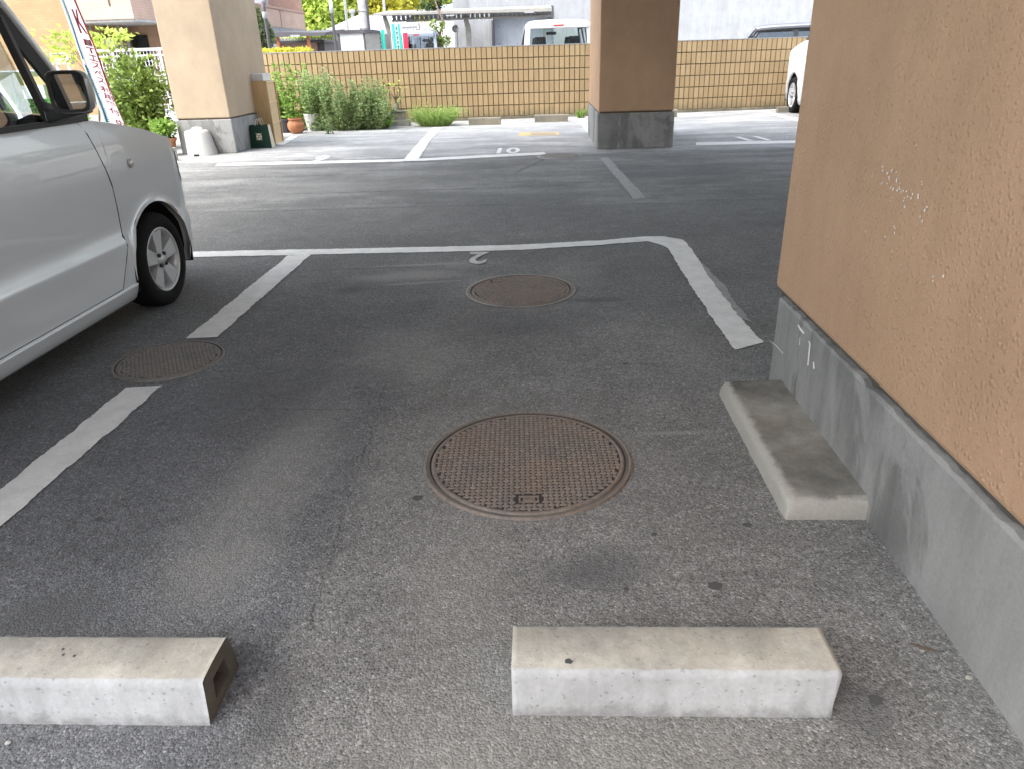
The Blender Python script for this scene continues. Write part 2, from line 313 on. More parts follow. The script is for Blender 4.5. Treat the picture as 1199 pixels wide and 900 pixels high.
M['silver_paint'] = m_carpaint('silver_white_car_paint', (0.72, 0.75, 0.78)); M['white_paint'] = m_carpaint('white_car_paint', (0.80, 0.81, 0.82)); M['grey_paint'] = m_carpaint('dark_grey_car_paint', (0.10, 0.105, 0.13)); M['blue_paint'] = m_carpaint('pale_blue_car_paint', (0.25, 0.30, 0.38))
M['white_plastic'] = plain('white_plastic', (0.72, 0.73, 0.73), 0.45, var=0.05); M['white_rough'] = m_concrete('white_cast_concrete', (0.48, 0.48, 0.475), 0.12, 0.3, 0.10)
M['white_sheet'] = plain('white_painted_sheet', (0.62, 0.63, 0.65), 0.5, var=0.04); M['dark_metal'] = plain('dark_grey_metal', (0.07, 0.065, 0.075), 0.5); M['grey_metal'] = plain('beige_grey_metal', (0.27, 0.26, 0.24), 0.5)
M['wood'] = None
k = NT('printed_oak_board'); f = k.noise(3.0, 6, 0.65, co=k.scalevec(9, 9, 0.7))
k.set('Base Color', k.ramp(f, [(0.3, (0.47, 0.31, 0.15)), (0.55, (0.55, 0.375, 0.19)), (0.75, (0.60, 0.42, 0.23))])); k.set('Roughness', 0.5); M['wood'] = k.m
M['wood_pale'] = plain('pale_chipboard', (0.62, 0.46, 0.27), 0.6, var=0.06)
M['wood_edge'] = plain('pale_edge_band', (0.72, 0.56, 0.36), 0.6, var=0.04); M['green_paper'] = plain('dark_green_paper', (0.006, 0.035, 0.022), 0.6, spec=0.25, var=0.1); M['cream_paper'] = plain('cream_paper', (0.70, 0.64, 0.50), 0.8)
M['terracotta'] = m_concrete('terracotta', (0.48, 0.20, 0.10), 0.1, 0.2, 0.25); M['grey_pot'] = m_concrete('grey_stone_pot', (0.30, 0.28, 0.26), 0.1, 0.3, 0.3); M['dark_pot'] = plain('dark_plastic_pot', (0.04, 0.042, 0.05), 0.5)
M['block'] = m_concrete('grey_block_concrete', (0.42, 0.41, 0.39), 0.1, 0.4, 0.3); M['soil'] = plain('potting_soil', (0.05, 0.035, 0.022), 0.95, bump=0.5)
M['bark'] = plain('brown_bark', (0.12, 0.085, 0.055), 0.9, var=0.3, vs=30, bump=0.6, bs=50); M['stem'] = plain('green_stem', (0.14, 0.20, 0.06), 0.7)
M['leaf_mid'] = m_leaf('mid_green_leaves', (0.08, 0.13, 0.025), (0.21, 0.29, 0.065)); M['leaf_sage'] = m_leaf('sage_green_leaves', (0.15, 0.22, 0.08), (0.38, 0.48, 0.23))
M['leaf_lush'] = m_leaf('fresh_green_leaves', (0.12, 0.22, 0.04), (0.27, 0.42, 0.09)); M['leaf_lime'] = m_leaf('lime_leaves', (0.28, 0.36, 0.06), (0.46, 0.56, 0.13), 0.45)
M['leaf_yellow'] = m_leaf('yellow_green_leaves', (0.42, 0.40, 0.05), (0.62, 0.58, 0.10), 0.45); M['leaf_dark'] = m_leaf('dark_green_leaves', (0.035, 0.06, 0.02), (0.08, 0.13, 0.045)); M['leaf_grass'] = m_leaf('pale_grass_blades', (0.20, 0.30, 0.07), (0.36, 0.48, 0.16), 0.4)
M['leaf_round'] = m_leaf('grey_green_leaves', (0.06, 0.085, 0.035), (0.15, 0.19, 0.09)); M['petal_white'] = plain('white_petals', (0.75, 0.72, 0.62), 0.6); M['petal_orange'] = plain('orange_petals', (0.65, 0.25, 0.06), 0.6)
M['cloth_white'] = m_leaf('white_banner_cloth', (0.80, 0.81, 0.84), (0.80, 0.81, 0.84), 0.5); M['cloth_red'] = plain('red_print', (0.62, 0.03, 0.07), 0.7); M['cloth_cyan'] = plain('cyan_print', (0.03, 0.36, 0.55), 0.7); M['cloth_green'] = plain('turquoise_banner_cloth', (0.03, 0.55, 0.40), 0.7)
M['fair'] = m_concrete('pale_fair_faced_concrete', (0.32, 0.33, 0.345), 0.10, 0.1, 0.12); M['fair_blue'] = m_concrete('bluish_concrete', (0.44, 0.47, 0.53), 0.06, 0.1, 0.08); M['tie'] = plain('formwork_tie_hole', (0.30, 0.31, 0.33), 0.9)  # the bluish tone is for the recessed wall
M['brick_tan'] = m_brick('orange_tan_wall_tile', (0.37, 0.225, 0.11), (0.40, 0.25, 0.13), (0.32, 0.21, 0.12)); M['pink_tile'] = m_brick('pink_wall_tile', (0.50, 0.345, 0.275), (0.52, 0.365, 0.30), (0.43, 0.31, 0.25)); M['brown_wall'] = plain('brown_wall', (0.33, 0.21, 0.14), 0.8); M['rose_wall'] = plain('rose_brown_wall', (0.40, 0.26, 0.21), 0.8)
M['orange_post'] = plain('orange_brown_paint', (0.42, 0.13, 0.05), 0.5); M['roof_tile'] = plain('pale_grey_roof_tile', (0.50, 0.51, 0.53), 0.6); M['roof_blue'] = plain('blue_grey_roof', (0.25, 0.31, 0.40), 0.6); M['net_green'] = m_glass('green_fence_netting', (0.45, 0.72, 0.58), 0.0)
M['sign_blue'] = plain('blue_sign_face', (0.06, 0.20, 0.62), 0.4); M['sign_red'] = plain('red_sign_face', (0.65, 0.05, 0.08), 0.4); M['sign_white'] = plain('white_sign_face', (0.8, 0.8, 0.8), 0.4)
M['splat'] = plain('white_paint_splash', (0.72, 0.71, 0.68), 0.6); M['pole_conc'] = m_concrete('utility_pole_concrete', (0.48, 0.48, 0.47), 0.2, 0.2, 0.25); M['ceil'] = plain('ceiling_plaster', (0.78, 0.80, 0.82), 0.8)
M['net_dark'] = plain('tar_spot', (0.075, 0.075, 0.077), 0.8)

# ------------------------------------------------------------------ mesh helpers
class MB:
    def __init__(s): s.v = []; s.f = []; s.mi = []; s.sm = []
    def add(s, vs, fs, mi=0, smooth=False):
        o = len(s.v); s.v += [tuple(map(float, p)) for p in vs]
        for f in fs: s.f.append([i + o for i in f]); s.mi.append(mi); s.sm.append(smooth)
        return s
    def box(s, a, b, mi=0):
        (x0, y0, z0), (x1, y1, z1) = a, b
        return s.hexa([(x0, y0, z0), (x1, y0, z0), (x1, y1, z0), (x0, y1, z0), (x0, y0, z1), (x1, y0, z1), (x1, y1, z1), (x0, y1, z1)], mi)
    def hexa(s, p, mi=0):
        return s.add(p, [(0, 3, 2, 1), (4, 5, 6, 7), (0, 1, 5, 4), (1, 2, 6, 5), (2, 3, 7, 6), (3, 0, 4, 7)], mi)
    def bar(s, p, q, w, h, mi=0, up=(0, 0, 1)):
        p, q = Vector(p), Vector(q); d = (q - p).normalized(); u = Vector(up)
        if abs(d.dot(u)) > 0.98: u = Vector((0, 1, 0))
        sd = d.cross(u).normalized() * (w / 2); u = sd.cross(d).normalized() * (h / 2)
        return s.hexa([p - sd - u, p + sd - u, q + sd - u, q - sd - u, p - sd + u, p + sd + u, q + sd + u, q - sd + u], mi)
    def tube(s, pts, r, n=8, mi=0, cap=True, smooth=True):
        pts = [Vector(p) for p in pts]; m = len(pts); rs = r if isinstance(r, (list, tuple)) else [r] * m
        vs = []; fs = []
        ref = Vector((0.31, 0.17, 0.93))
        for i, p in enumerate(pts):
            d = (pts[min(i + 1, m - 1)] - pts[max(i - 1, 0)])
            d = d.normalized() if d.length > 1e-9 else Vector((0, 0, 1))
            a = d.cross(ref); a = a.normalized() if a.length > 1e-4 else d.orthogonal().normalized(); b = d.cross(a)
            for j in range(n):
                t = 2 * math.pi * j / n; vs.append(p + (a * math.cos(t) + b * math.sin(t)) * rs[i])
        for i in range(m - 1):
            for j in range(n): fs.append((i * n + j, i * n + (j + 1) % n, (i + 1) * n + (j + 1) % n, (i + 1) * n + j))
        s.add(vs, fs, mi, smooth)
        if cap:
            s.add(vs[:n], [tuple(range(n))[::-1]], mi); s.add(vs[-n:], [tuple(range(n))], mi)
        return s
    def lathe(s, prof, n=24, c=(0, 0, 0), axis='z', mi=0, smooth=True, capb=False, capt=False):
        vs = []; fs = []; m = len(prof)
        for (r, h) in prof:
            for j in range(n):
                t = 2 * math.pi * j / n; x, y = r * math.cos(t), r * math.sin(t)
                vs.append((c[0] + x, c[1] + y, c[2] + h) if axis == 'z' else (c[0] + h, c[1] + x, c[2] + y))
        for i in range(m - 1):
            for j in range(n): fs.append((i * n + j, i * n + (j + 1) % n, (i + 1) * n + (j + 1) % n, (i + 1) * n + j))
        s.add(vs, fs, mi, smooth)
        if capb: s.add(vs[:n], [tuple(range(n))[::-1]], mi)
        if capt: s.add(vs[-n:], [tuple(range(n))], mi)
        return s
    def grid(s, rows, mi=0, smooth=True, flip=False):
        n = len(rows[0]); vs = [p for r in rows for p in r]; fs = []
        for i in range(len(rows) - 1):
            for j in range(n - 1):
                f = (i * n + j, i * n + j + 1, (i + 1) * n + j + 1, (i + 1) * n + j)
                fs.append(f[::-1] if flip else f)
        return s.add(vs, fs, mi, smooth)
    def prism(s, poly, d, mi=0):
        n = len(poly); d = Vector(d); a = [Vector(p) for p in poly]; b = [p + d for p in a]
        fs = [tuple(range(n))[::-1], tuple(range(n, 2 * n))] + [(i, (i + 1) % n, n + (i + 1) % n, n + i) for i in range(n)]
        return s.add(a + b, fs, mi)
    def build(s, name, mats, parent=None, local=False, bevel=0.0, seg=2, kind=None):
        me = bpy.data.meshes.new(name)
        vs = s.v
        if parent is not None and not local:
            o = WLOC.get(parent.name, (0, 0, 0)); vs = [(x - o[0], y - o[1], z - o[2]) for x, y, z in vs]
        me.from_pydata(vs, [], s.f); me.update()
        for m in (mats if isinstance(mats, (list, tuple)) else [mats]): me.materials.append(m)
        me.polygons.foreach_set('material_index', s.mi); me.polygons.foreach_set('use_smooth', s.sm)
        ob = bpy.data.objects.new(name, me); COL.objects.link(ob)
        if parent is not None:
            ob.parent = parent; WLOC[ob.name] = WLOC.get(parent.name, (0, 0, 0))
        if bevel:
            bm = bmesh.new(); bm.from_mesh(me)
            bmesh.ops.remove_doubles(bm, verts=bm.verts, dist=1e-5)
            bmesh.ops.bevel(bm, geom=[e for e in bm.edges if len(e.link_faces) == 2 and e.calc_face_angle(0) > 0.6], offset=bevel, segments=seg, profile=0.5, affect='EDGES')
            bm.to_mesh(me); bm.free()
        if kind: ob['kind'] = kind
        return ob
WLOC = {}
def tag(o, label, cat, group=None):
    o['label'] = label; o['category'] = cat
    if group: o['group'] = group
    return o
def thing(name, label, cat, loc=(0, 0, 0), group=None):
    o = bpy.data.objects.new(name, None); COL.objects.link(o); o.location = loc; o.empty_display_size = 0.1
    WLOC[o.name] = tuple(loc); return tag(o, label, cat, group)
def pbox(b, px0, py0, px1, py1, Y, depth, mi=0):
    "box whose front covers a measured rectangle at depth Y"
    pm = (py0 + py1) / 2; x0 = at(px0, pm, Y)[0]; x1 = at(px1, pm, Y)[0]; xm = (px0 + px1) / 2
    z1 = at(xm, py0, Y)[2]; z0 = at(xm, py1, Y)[2]
    return b.box((x0, Y, z0), (x1, Y + depth, z1), mi)
def text_mesh(txt, size=1.0, bold=0.0):
    cu = bpy.data.curves.new('lettering', 'FONT'); cu.body = txt; cu.size = size; cu.offset = bold; cu.align_x = 'CENTER'; cu.align_y = 'CENTER'
    ob = bpy.data.objects.new('lettering_source', cu); COL.objects.link(ob)
    dg = bpy.context.evaluated_depsgraph_get(); me = ob.evaluated_get(dg).to_mesh()
    vs = [tuple(v.co) for v in me.vertices]; fs = [tuple(p.vertices) for p in me.polygons]
    ob.evaluated_get(dg).to_mesh_clear(); bpy.data.objects.remove(ob); bpy.data.curves.remove(cu)
    return vs, fs

# ------------------------------------------------------------------ ground, roof over the bays
b = MB(); b.add([(-200, -60, 0), (200, -60, 0), (200, 260, 0), (-200, 260, 0)], [(0, 1, 2, 3)])
b.build('ground', M['ground'], kind='structure')
CEIL = MB()
CEIL.box((-4.9, -1.3, 3.5), (11.0, 10.9, 9.5))
CEIL.box((-4.8, 10.4, 3.2), (10.9, 10.8, 3.497))
CEIL.build('ceiling', M['ceil'], kind='structure')

# ------------------------------------------------------------------ painted lines
def strip(pairs, name, mat, z=0.004, step=0.014, jit=0.006):
    L = []; Rr = []
    for (p, q), (p2, q2) in zip(pairs[:-1], pairs[1:]):
        n = max(2, int(max(math.dist(p[:2], p2[:2]), math.dist(q[:2], q2[:2])) / step))
        for i in range(n):
            t = i / n
            L.append((p[0] + (p2[0] - p[0]) * t, p[1] + (p2[1] - p[1]) * t)); Rr.append((q[0] + (q2[0] - q[0]) * t, q[1] + (q2[1] - q[1]) * t))
    L.append(pairs[-1][0][:2]); Rr.append(pairs[-1][1][:2])
    rows = []; a = c = 0
    for p, q in zip(L, Rr):
        a = a * 0.7 + random.uniform(-jit, jit) * .55; c = c * 0.7 + random.uniform(-jit, jit) * .55
        d = Vector((q[0] - p[0], q[1] - p[1])); d = d.normalized() if d.length > 0 else Vector((1, 0))
        p = (p[0] + d.x * a, p[1] + d.y * a); q = (q[0] - d.x * c, q[1] - d.y * c)
        rows.append([(p[0] + (q[0] - p[0]) * t, p[1] + (q[1] - p[1]) * t, z) for t in (0, 0.5, 1)])
    bb = MB(); bb.grid(rows, smooth=False); return bb.build(name, mat, kind='structure')
strip([((-2.7, 4.90), (-2.7, 4.745)), ((-1, 4.902), (-1, 4.755)), ((-.2, 4.906), (-.2, 4.763)), ((.4, 4.99), (.4, 4.862)), ((.74, 5.09), (.735, 4.945)), ((.87, 5.075), (.80, 4.86)), ((.985, 4.96), (.842, 4.74)), ((.99, 4.6), (.84, 4.5)), ((.965, 4.0), (.832, 4.0)), ((.965, 3.4), (.832, 3.4)), ((.985, 3.02), (.838, 2.935))], 'painted_line', M['line'], jit=0.007)
strip([((.966, 4.35), (.99, 4.35)), ((.960, 3.9), (1.01, 3.9)), ((.962, 3.35), (1.0, 3.3))], 'painted_line', M['line_faded'], z=0.003, jit=0.014)
strip([((-1.715, 3.175), (-1.567, 3.188)), ((-1.718, 4.742), (-1.566, 4.748))], 'painted_line', M['line'], jit=0.006)
strip([((-1.705, 0.6), (-1.57, 0.6)), ((-1.708, 1.75), (-1.57, 1.75)), ((-1.712, 2.62), (-1.566, 2.635))], 'painted_line', M['line'], jit=0.008)
G = gnd
strip([(G(255, 192), G(252, 195)), (G(480, 186.8), G(480, 189.6)), (G(637, 178.6), G(640, 181.6))], 'painted_line', M['line'], jit=0.012)
strip([(G(471, 189.5), G(489, 189.5)), (G(492, 166), G(503, 166)), (G(507, 150.5), G(517, 150.5))], 'painted_line', M['line'], z=0.008, jit=0.01)
strip([(G(702, 185.5), G(712, 185)), (G(742, 234), G(757, 233))], 'painted_line', M['line_faded'], jit=0.01)
strip([(G(815, 167.3), G(815, 170.8)), (G(935, 165), G(935, 168.2))], 'painted_line', M['line'], jit=0.01)
strip([(G(902, 132.2), G(902, 134.4)), (G(938, 140.5), G(938, 143.5))], 'painted_line', M['line'], jit=0.01)
strip([(G(677, 141), G(683, 141)), (G(688, 156), G(697, 156))], 'painted_line', M['line'], jit=0.01)
strip([(G(324, 170), G(333, 170)), (G(341, 160), G(348, 160))], 'painted_line', M['line'], jit=0.01)
def ground_text(txt, px0, py0, px1, py1, mat, rot=0.0, skew=0.0, name='painted_number'):
    vs, fs = text_mesh(txt, bold=0.025); P = np.array(vs); lo, hi = P.min(0), P.max(0); c = (lo + hi) / 2
    a = G(px0, py1); d = G(px1, py1); e = G((px0 + px1) / 2, py0); w = d[0] - a[0]; hgt = e[1] - (a[1] + d[1]) / 2
    cx, cy = (a[0] + d[0]) / 2, ((a[1] + d[1]) / 2 + e[1]) / 2
    out = []
    for p in vs:
        u, v = (p[0] - c[0]) / (hi[0] - lo[0]) * w, (p[1] - c[1]) / (hi[1] - lo[1]) * hgt
        if rot: u, v = -u, -v
        out.append((cx + u + skew * v, cy + v, 0.005))
    bb = MB(); bb.add(out, fs); return bb.build(name, mat, kind='structure')
ground_text('2', 546, 296.2, 569, 310, M['line_worn'], rot=1)
ground_text('10', 581, 173.8, 608, 180.2, M['line']); ground_text('11', 873, 160.2, 903, 165.4, M['line'], skew=-0.1); ground_text('9', 360, 183.5, 374, 190.5, M['line'])
b = MB(); y0 = G(607, 159.8); y1 = G(655, 158.6); y2 = G(608, 155.8); y3 = G(654, 155.4)
def lerp(a, c, t): return tuple(a[i] + (c[i] - a[i]) * t for i in range(3))
def quadpatch(bb, u0, v0, u1, v1, z):
    pts = [lerp(lerp(y0, y1, u), lerp(y2, y3, u), v) for u, v in ((u0, v0), (u1, v0), (u1, v1), (u0, v1))]
    bb.add([(p[0], p[1], z) for p in pts], [(0, 1, 2, 3)])
quadpatch(b, 0, 0, 0.3, 1, 0.004); quadpatch(b, 0.3, 0, 1, 0.22, 0.004); quadpatch(b, 0.3, 0.78, 1, 1, 0.004); quadpatch(b, 0.3, 0.45, 0.92, 0.58, 0.004); quadpatch(b, 0.92, 0.22, 1, 0.78, 0.004)
b.build('painted_patch', M['line_yellow'], kind='structure')
# flattened tar and gum spots on the asphalt
for (x, y, r) in ((-0.379, 1.803, .016), (0.419, 1.412, .018), (0.561, 1.661, .012), (0.30, 1.62, .008), (0.20, 1.40, .008), (0.66, 1.07, .015), (-0.2, 3.2, .012), (-0.75, 2.6, .01), (0.35, 2.8, .012), (-1.3, 1.7, .012)):
    n = 14; pts = [(x + math.cos(6.283 * i / n) * r * random.uniform(.8, 1.25), y + math.sin(6.283 * i / n) * r * random.uniform(.75, 1.1), 0.003) for i in range(n)]
    b = MB(); b.add(pts, [tuple(range(n))]); b.build('ground_stain', M['net_dark'], kind='structure')

# ------------------------------------------------------------------ wall on the right, step, pillars
def bev_box(name, mat, parent, a, c, bevel=0.01, seg=2):
    bb = MB(); bb.box(a, c); return bb.build(name, mat, parent, bevel=bevel, seg=seg)
WX = 0.893
wall = thing('stucco_wall', 'tan textured stucco wall end on a tall grey plinth beside the concrete step', 'wall', (1.4, 1.0, 0))
bev_box('wall_face', M['stucco'], wall, (WX + .002, -1.0, 0.364), (9.0, 2.690, 3.497), 0.018, 3)  # unseen length to the right added to keep light off the brown pillar
bev_box('groove', M['plinth_lip'], wall, (WX + .022, -0.98, 0.33), (8.98, 2.665, 0.40), 0)
# plinth with a bevelled, slightly broken top edge
b = MB(); rows = []; ny = 120
for i in range(ny + 1):
    y = -1.0 + (2.615 + 1.0) * i / ny
    j = random.uniform(-.0024, .0024) - (0.004 if random.random() < 0.05 else 0)
    rows.append([(WX, y, 0.0), (WX, y, 0.12), (WX, y, 0.24), (WX - .0005, y, 0.335), (WX + .004 + j, y, 0.346 + j), (WX + .03, y, 0.348 + j * 2), (WX + .06, y, 0.349)])
b.grid(rows, smooth=False, flip=True)
b.add([(WX, 2.615, 0), (9.01, 2.63, 0), (9.01, 2.63, .349), (WX + .06, 2.615, .349), (WX + .03, 2.615, .348), (WX + .004, 2.615, .346), (WX, 2.615, .335)], [tuple(range(7))])
b.add([(9.01, 2.63, 0), (9.01, -1, 0), (9.01, -1, .349), (9.01, 2.63, .349)], [(0, 1, 2, 3)])
b.add([(WX, -1, 0), (9.01, -1, 0), (9.01, -1, .349), (WX, -1, .335)], [(0, 1, 2, 3)])
plinth = b.build('plinth', M['plinth'], wall)
def splat(bb, cy, cz, ry, rz, x, n=10):
    pts = [(x - .0025, cy, cz)]; ring = []
    for i in range(n):
        t = 6.283 * i / n; r = random.uniform(.75, 1.2); ring.append((x, cy + math.cos(t) * ry * r, cz + math.sin(t) * rz * r))
    bb.add(pts + ring, [(0, 1 + i, 1 + (i + 1) % n) for i in range(n)], 0, True)
def onwall(px, py, X):
    r = ray(px, py); t = X / r[0]; return (r[1] * t, EYE + r[2] * t)
b = MB()
for (px, py, s) in ((1034, 199, 6), (1045, 200, 5), (1041, 206, 6), (1050, 203, 4), (1052, 215, 6), (1053, 221, 7), (1047, 222, 5), (1058, 227, 4), (1064, 227, 4), (1069, 231, 5), (1077, 231, 7), (1062, 243, 5), (1085, 244, 6), (1080, 256, 5), (1050, 265, 4), (1047, 275, 3), (1038, 278, 4), (1022, 203, 3), (1033, 214, 4), (1042, 212, 4), (1060, 236, 3), (1045, 233, 3), (1082, 214, 3), (1015, 271, 3), (1094, 326, 4), (1106, 322, 4), (1055, 312, 2.5), (1044, 217, 3), (1056, 218, 3)):
    y, z = onwall(px, py, WX + .002)
    for q in range(2): splat(b, y + random.uniform(-.008, .008), z + random.uniform(-.008, .008), s * .0005, s * .00062, WX - .0005)
b.build('paint_splatter', M['splat'], wall)
b = MB()
for pts, w in ((((935, 381), (938, 386), (942, 391)), .004), (((937, 395), (936.5, 404)), .0015), (((947.5, 400), (949, 403), (948, 412), (946.5, 428)), .003), (((953, 424), (953.5, 432)), .003), (((901.5, 399), (909, 405), (917, 414)), .0012)):
    P = [(WX - .001, *onwall(px, py, WX)) for px, py in pts]; b.tube(P, [w * .6] + [w] * (len(P) - 1), 6)
b.build('paint_drip', M['splat'], plinth)

# concrete step
b = MB(); rows = []
prof = [(.0, 0.0), (.003, .034), (.007, .050), (.014, .0575), (.03, .061), (.11, .063), (.17, .065), (.222, .067)]
ys = [1.69 + (2.50 - 1.69) * i / 40 for i in range(41)]
cw = 0.0
for i, y in enumerate(ys):
    e = min(i, 40 - i); dz = {0: .004, 1: .0}.get(e, 0); sh = 1.0 if e > 0 else 0.86
    cw = .6 * cw + random.uniform(-.0035, .0035) - (.005 if random.random() < .06 else 0); ch = cw if e else 0
    yy = y + (0.012 if i == 0 else 0) - (0.012 if i == 40 else 0)
    rows.append([(0.672 + p + (ch if j < 4 else 0) * (1 if j else .5), yy, max(0, q * sh + (ch * .6 if 1 < j < 6 else 0))) for j, (p, q) in enumerate(prof)])
b.grid(rows, smooth=True, flip=True)
for r, yy, fl in ((rows[0], 1.688, False), (rows[-1], 2.503, True)):
    g2 = [[(p[0] + .002, yy, 0.0) for p in r], [(p[0] + .001, yy + (0.0015 if not fl else -.0015), p[2] * .8) for p in r], r]
    b.grid(g2, smooth=True, flip=fl)
st = b.build('concrete_step', M['step']); tag(st, 'low worn concrete step with chipped rounded edge against the grey plinth', 'step')

def pillar(label, x0, x1, ya, yb, zp, ms, name='pillar'):
    p = thing(name, label, 'pillar', ((x0 + x1) / 2, (ya + yb) / 2, 0))
    bev_box('shaft', ms, p, (x0 + .012, ya + .012, zp + .018), (x1 - .012, yb - .012, 3.497), 0.015, 2)
    bev_box('groove', M['joint'], p, (x0 + .03, ya + .03, zp - .02), (x1 - .03, yb - .03, zp + .03), 0)
    bev_box('plinth', M['plinth'], p, (x0, ya, 0), (x1, yb, zp), 0.01, 2); return p
pillar('brown stucco pillar on a water stained grey plinth before the tiled wall', 0.775, 1.795, 10.235, 12.3, 0.452, M['stucco'])
pillar('cream stucco pillar beside the oak bookcase and white concrete weight', -5.27, -4.45, 10.86, 12.65, 0.47, M['stucco_cream'])
# ------------------------------------------------------------------ wheel stops
SG = 'concrete wheel stops at the ends of the bays'
def wheel_stop(label, x0, x1, y0, y1, h, mats, hollow=False, ang=0.0):
    t = thing('wheel_stop', label, 'wheel stop', ((x0 + x1) / 2, (y0 + y1) / 2, 0), SG)
    b = MB(); n = 60; rows = []
    prof = [(0.0, 0.0), (.006, h * .35), (.011, h * .8), (.014, h * .955), (.020, h), (.06, h + .0015), (y1 - y0 - .03, h), (y1 - y0 - .022, h * .95), (y1 - y0 - .004, 0)]
    for i in range(n + 1):
        x = x0 + (x1 - x0) * i / n; rows.append([(x + random.uniform(-.0004, .0004), y0 + a + random.uniform(-.0010, .0010) + (.003 if 1 < a_ < 5 and random.random() < .06 else 0), c + (random.uniform(-.0016, .0008) - (.003 if 2 < a_ < 5 and random.random() < .08 else 0) if 0 < c else 0)) for a_, (a, c) in enumerate(prof)])
    e = rows[-1]; m = len(prof)
    if not hollow:  # knocked, slightly slanting right end
        rows[-1] = [(p[0] - .012 * (1 - p[2] / h) - random.uniform(0, .001), p[1], p[2]) for p in e]
    for i in range(n):
        for j in range(m - 1):
            q = [rows[i][j], rows[i + 1][j], rows[i + 1][j + 1], rows[i][j + 1]]
            b.add(q, [(0, 1, 2, 3)], 1 if 4 <= j <= 5 else 0, True)
    b.add(rows[0], [tuple(range(m))], 0)
    if hollow:
        r = [Vector(p) for p in rows[-1]]; c = Vector((r[0].x, (y0 + y1) / 2, h * .45))
        inner = [c + (p - c) * .46 for p in r]; deep = [p - Vector((.07, 0, 0)) for p in inner]
        for i in range(m - 1):
            b.add([r[i], r[i + 1], inner[i + 1], inner[i]], [(0, 1, 2, 3)], 2); b.add([inner[i], inner[i + 1], deep[i + 1], deep[i]], [(0, 1, 2, 3)], 2)
        b.add([r[0], inner[0], inner[-1], r[-1]], [(0, 1, 2, 3)], 2); b.add([inner[0], deep[0], deep[-1], inner[-1]], [(0, 1, 2, 3)], 2); b.add(deep, [tuple(range(m))], 2)
    else: b.add(rows[-1], [tuple(range(m))[::-1]], 0)
    ob = b.build('body', mats, t)
    bm = bmesh.new(); bm.from_mesh(ob.data); bmesh.ops.remove_doubles(bm, verts=bm.verts, dist=1e-5); bm.to_mesh(ob.data); bm.free(); return t
ms = [M['stop'], M['stop_top'], M['stop_end']]; mf = [M['far_stop'], M['far_stop'], M['far_stop']]
STOP_A = wheel_stop('white wheel stop with a black chip on its yellowed top', -0.068, 0.570, 1.028, 1.190, 0.106, ms)
STOP_B = wheel_stop('white wheel stop with a dark hollow end, cut by the photo edge', -1.31, -0.672, 0.997, 1.155, 0.106, ms, True)
a, c = G(549, 147.4), G(587, 145.6); wheel_stop('grey wheel stop next to the pale grass clump', a[0], c[0], a[1], a[1] + .2, 0.13, mf)
a, c = G(626, 143.8), G(665, 141.2); wheel_stop('grey wheel stop between the yellow painted patch and the tiled wall', a[0], c[0], a[1], a[1] + .2, 0.13, mf)
a, c = G(770, 138.2), G(792, 137); wheel_stop('grey wheel stop half hidden behind the brown pillar', a[0] - .3, c[0], a[1], a[1] + .2, 0.14, mf)
a, c = G(911, 132.5), G(926, 132); wheel_stop('grey wheel stop touching the tyre of the white car', a[0], c[0] + .3, a[1], a[1] + .15, 0.11, mf)
# black paint chip on the near stop
b = MB(); n = 12
b.add([(0.045 + math.cos(6.283 * i / n) * .009 * random.uniform(.7, 1.3) , 1.064 + math.sin(6.283 * i / n) * .007 * random.uniform(.7, 1.2), .1082) for i in range(n)], [tuple(range(n))])
b.build('paint_chip', M['net_dark'], STOP_A)
for (x, y, r) in ((-1.0, 1.09, .003), (-.99, 1.075, .003), (-.965, 1.072, .0032)):
    b = MB(); b.add([(x + math.cos(1.05 * i) * r, y + math.sin(1.05 * i) * r * 1.3, .1085) for i in range(6)], [tuple(range(6))]); b.build('dark_spot', M['net_dark'], STOP_B)

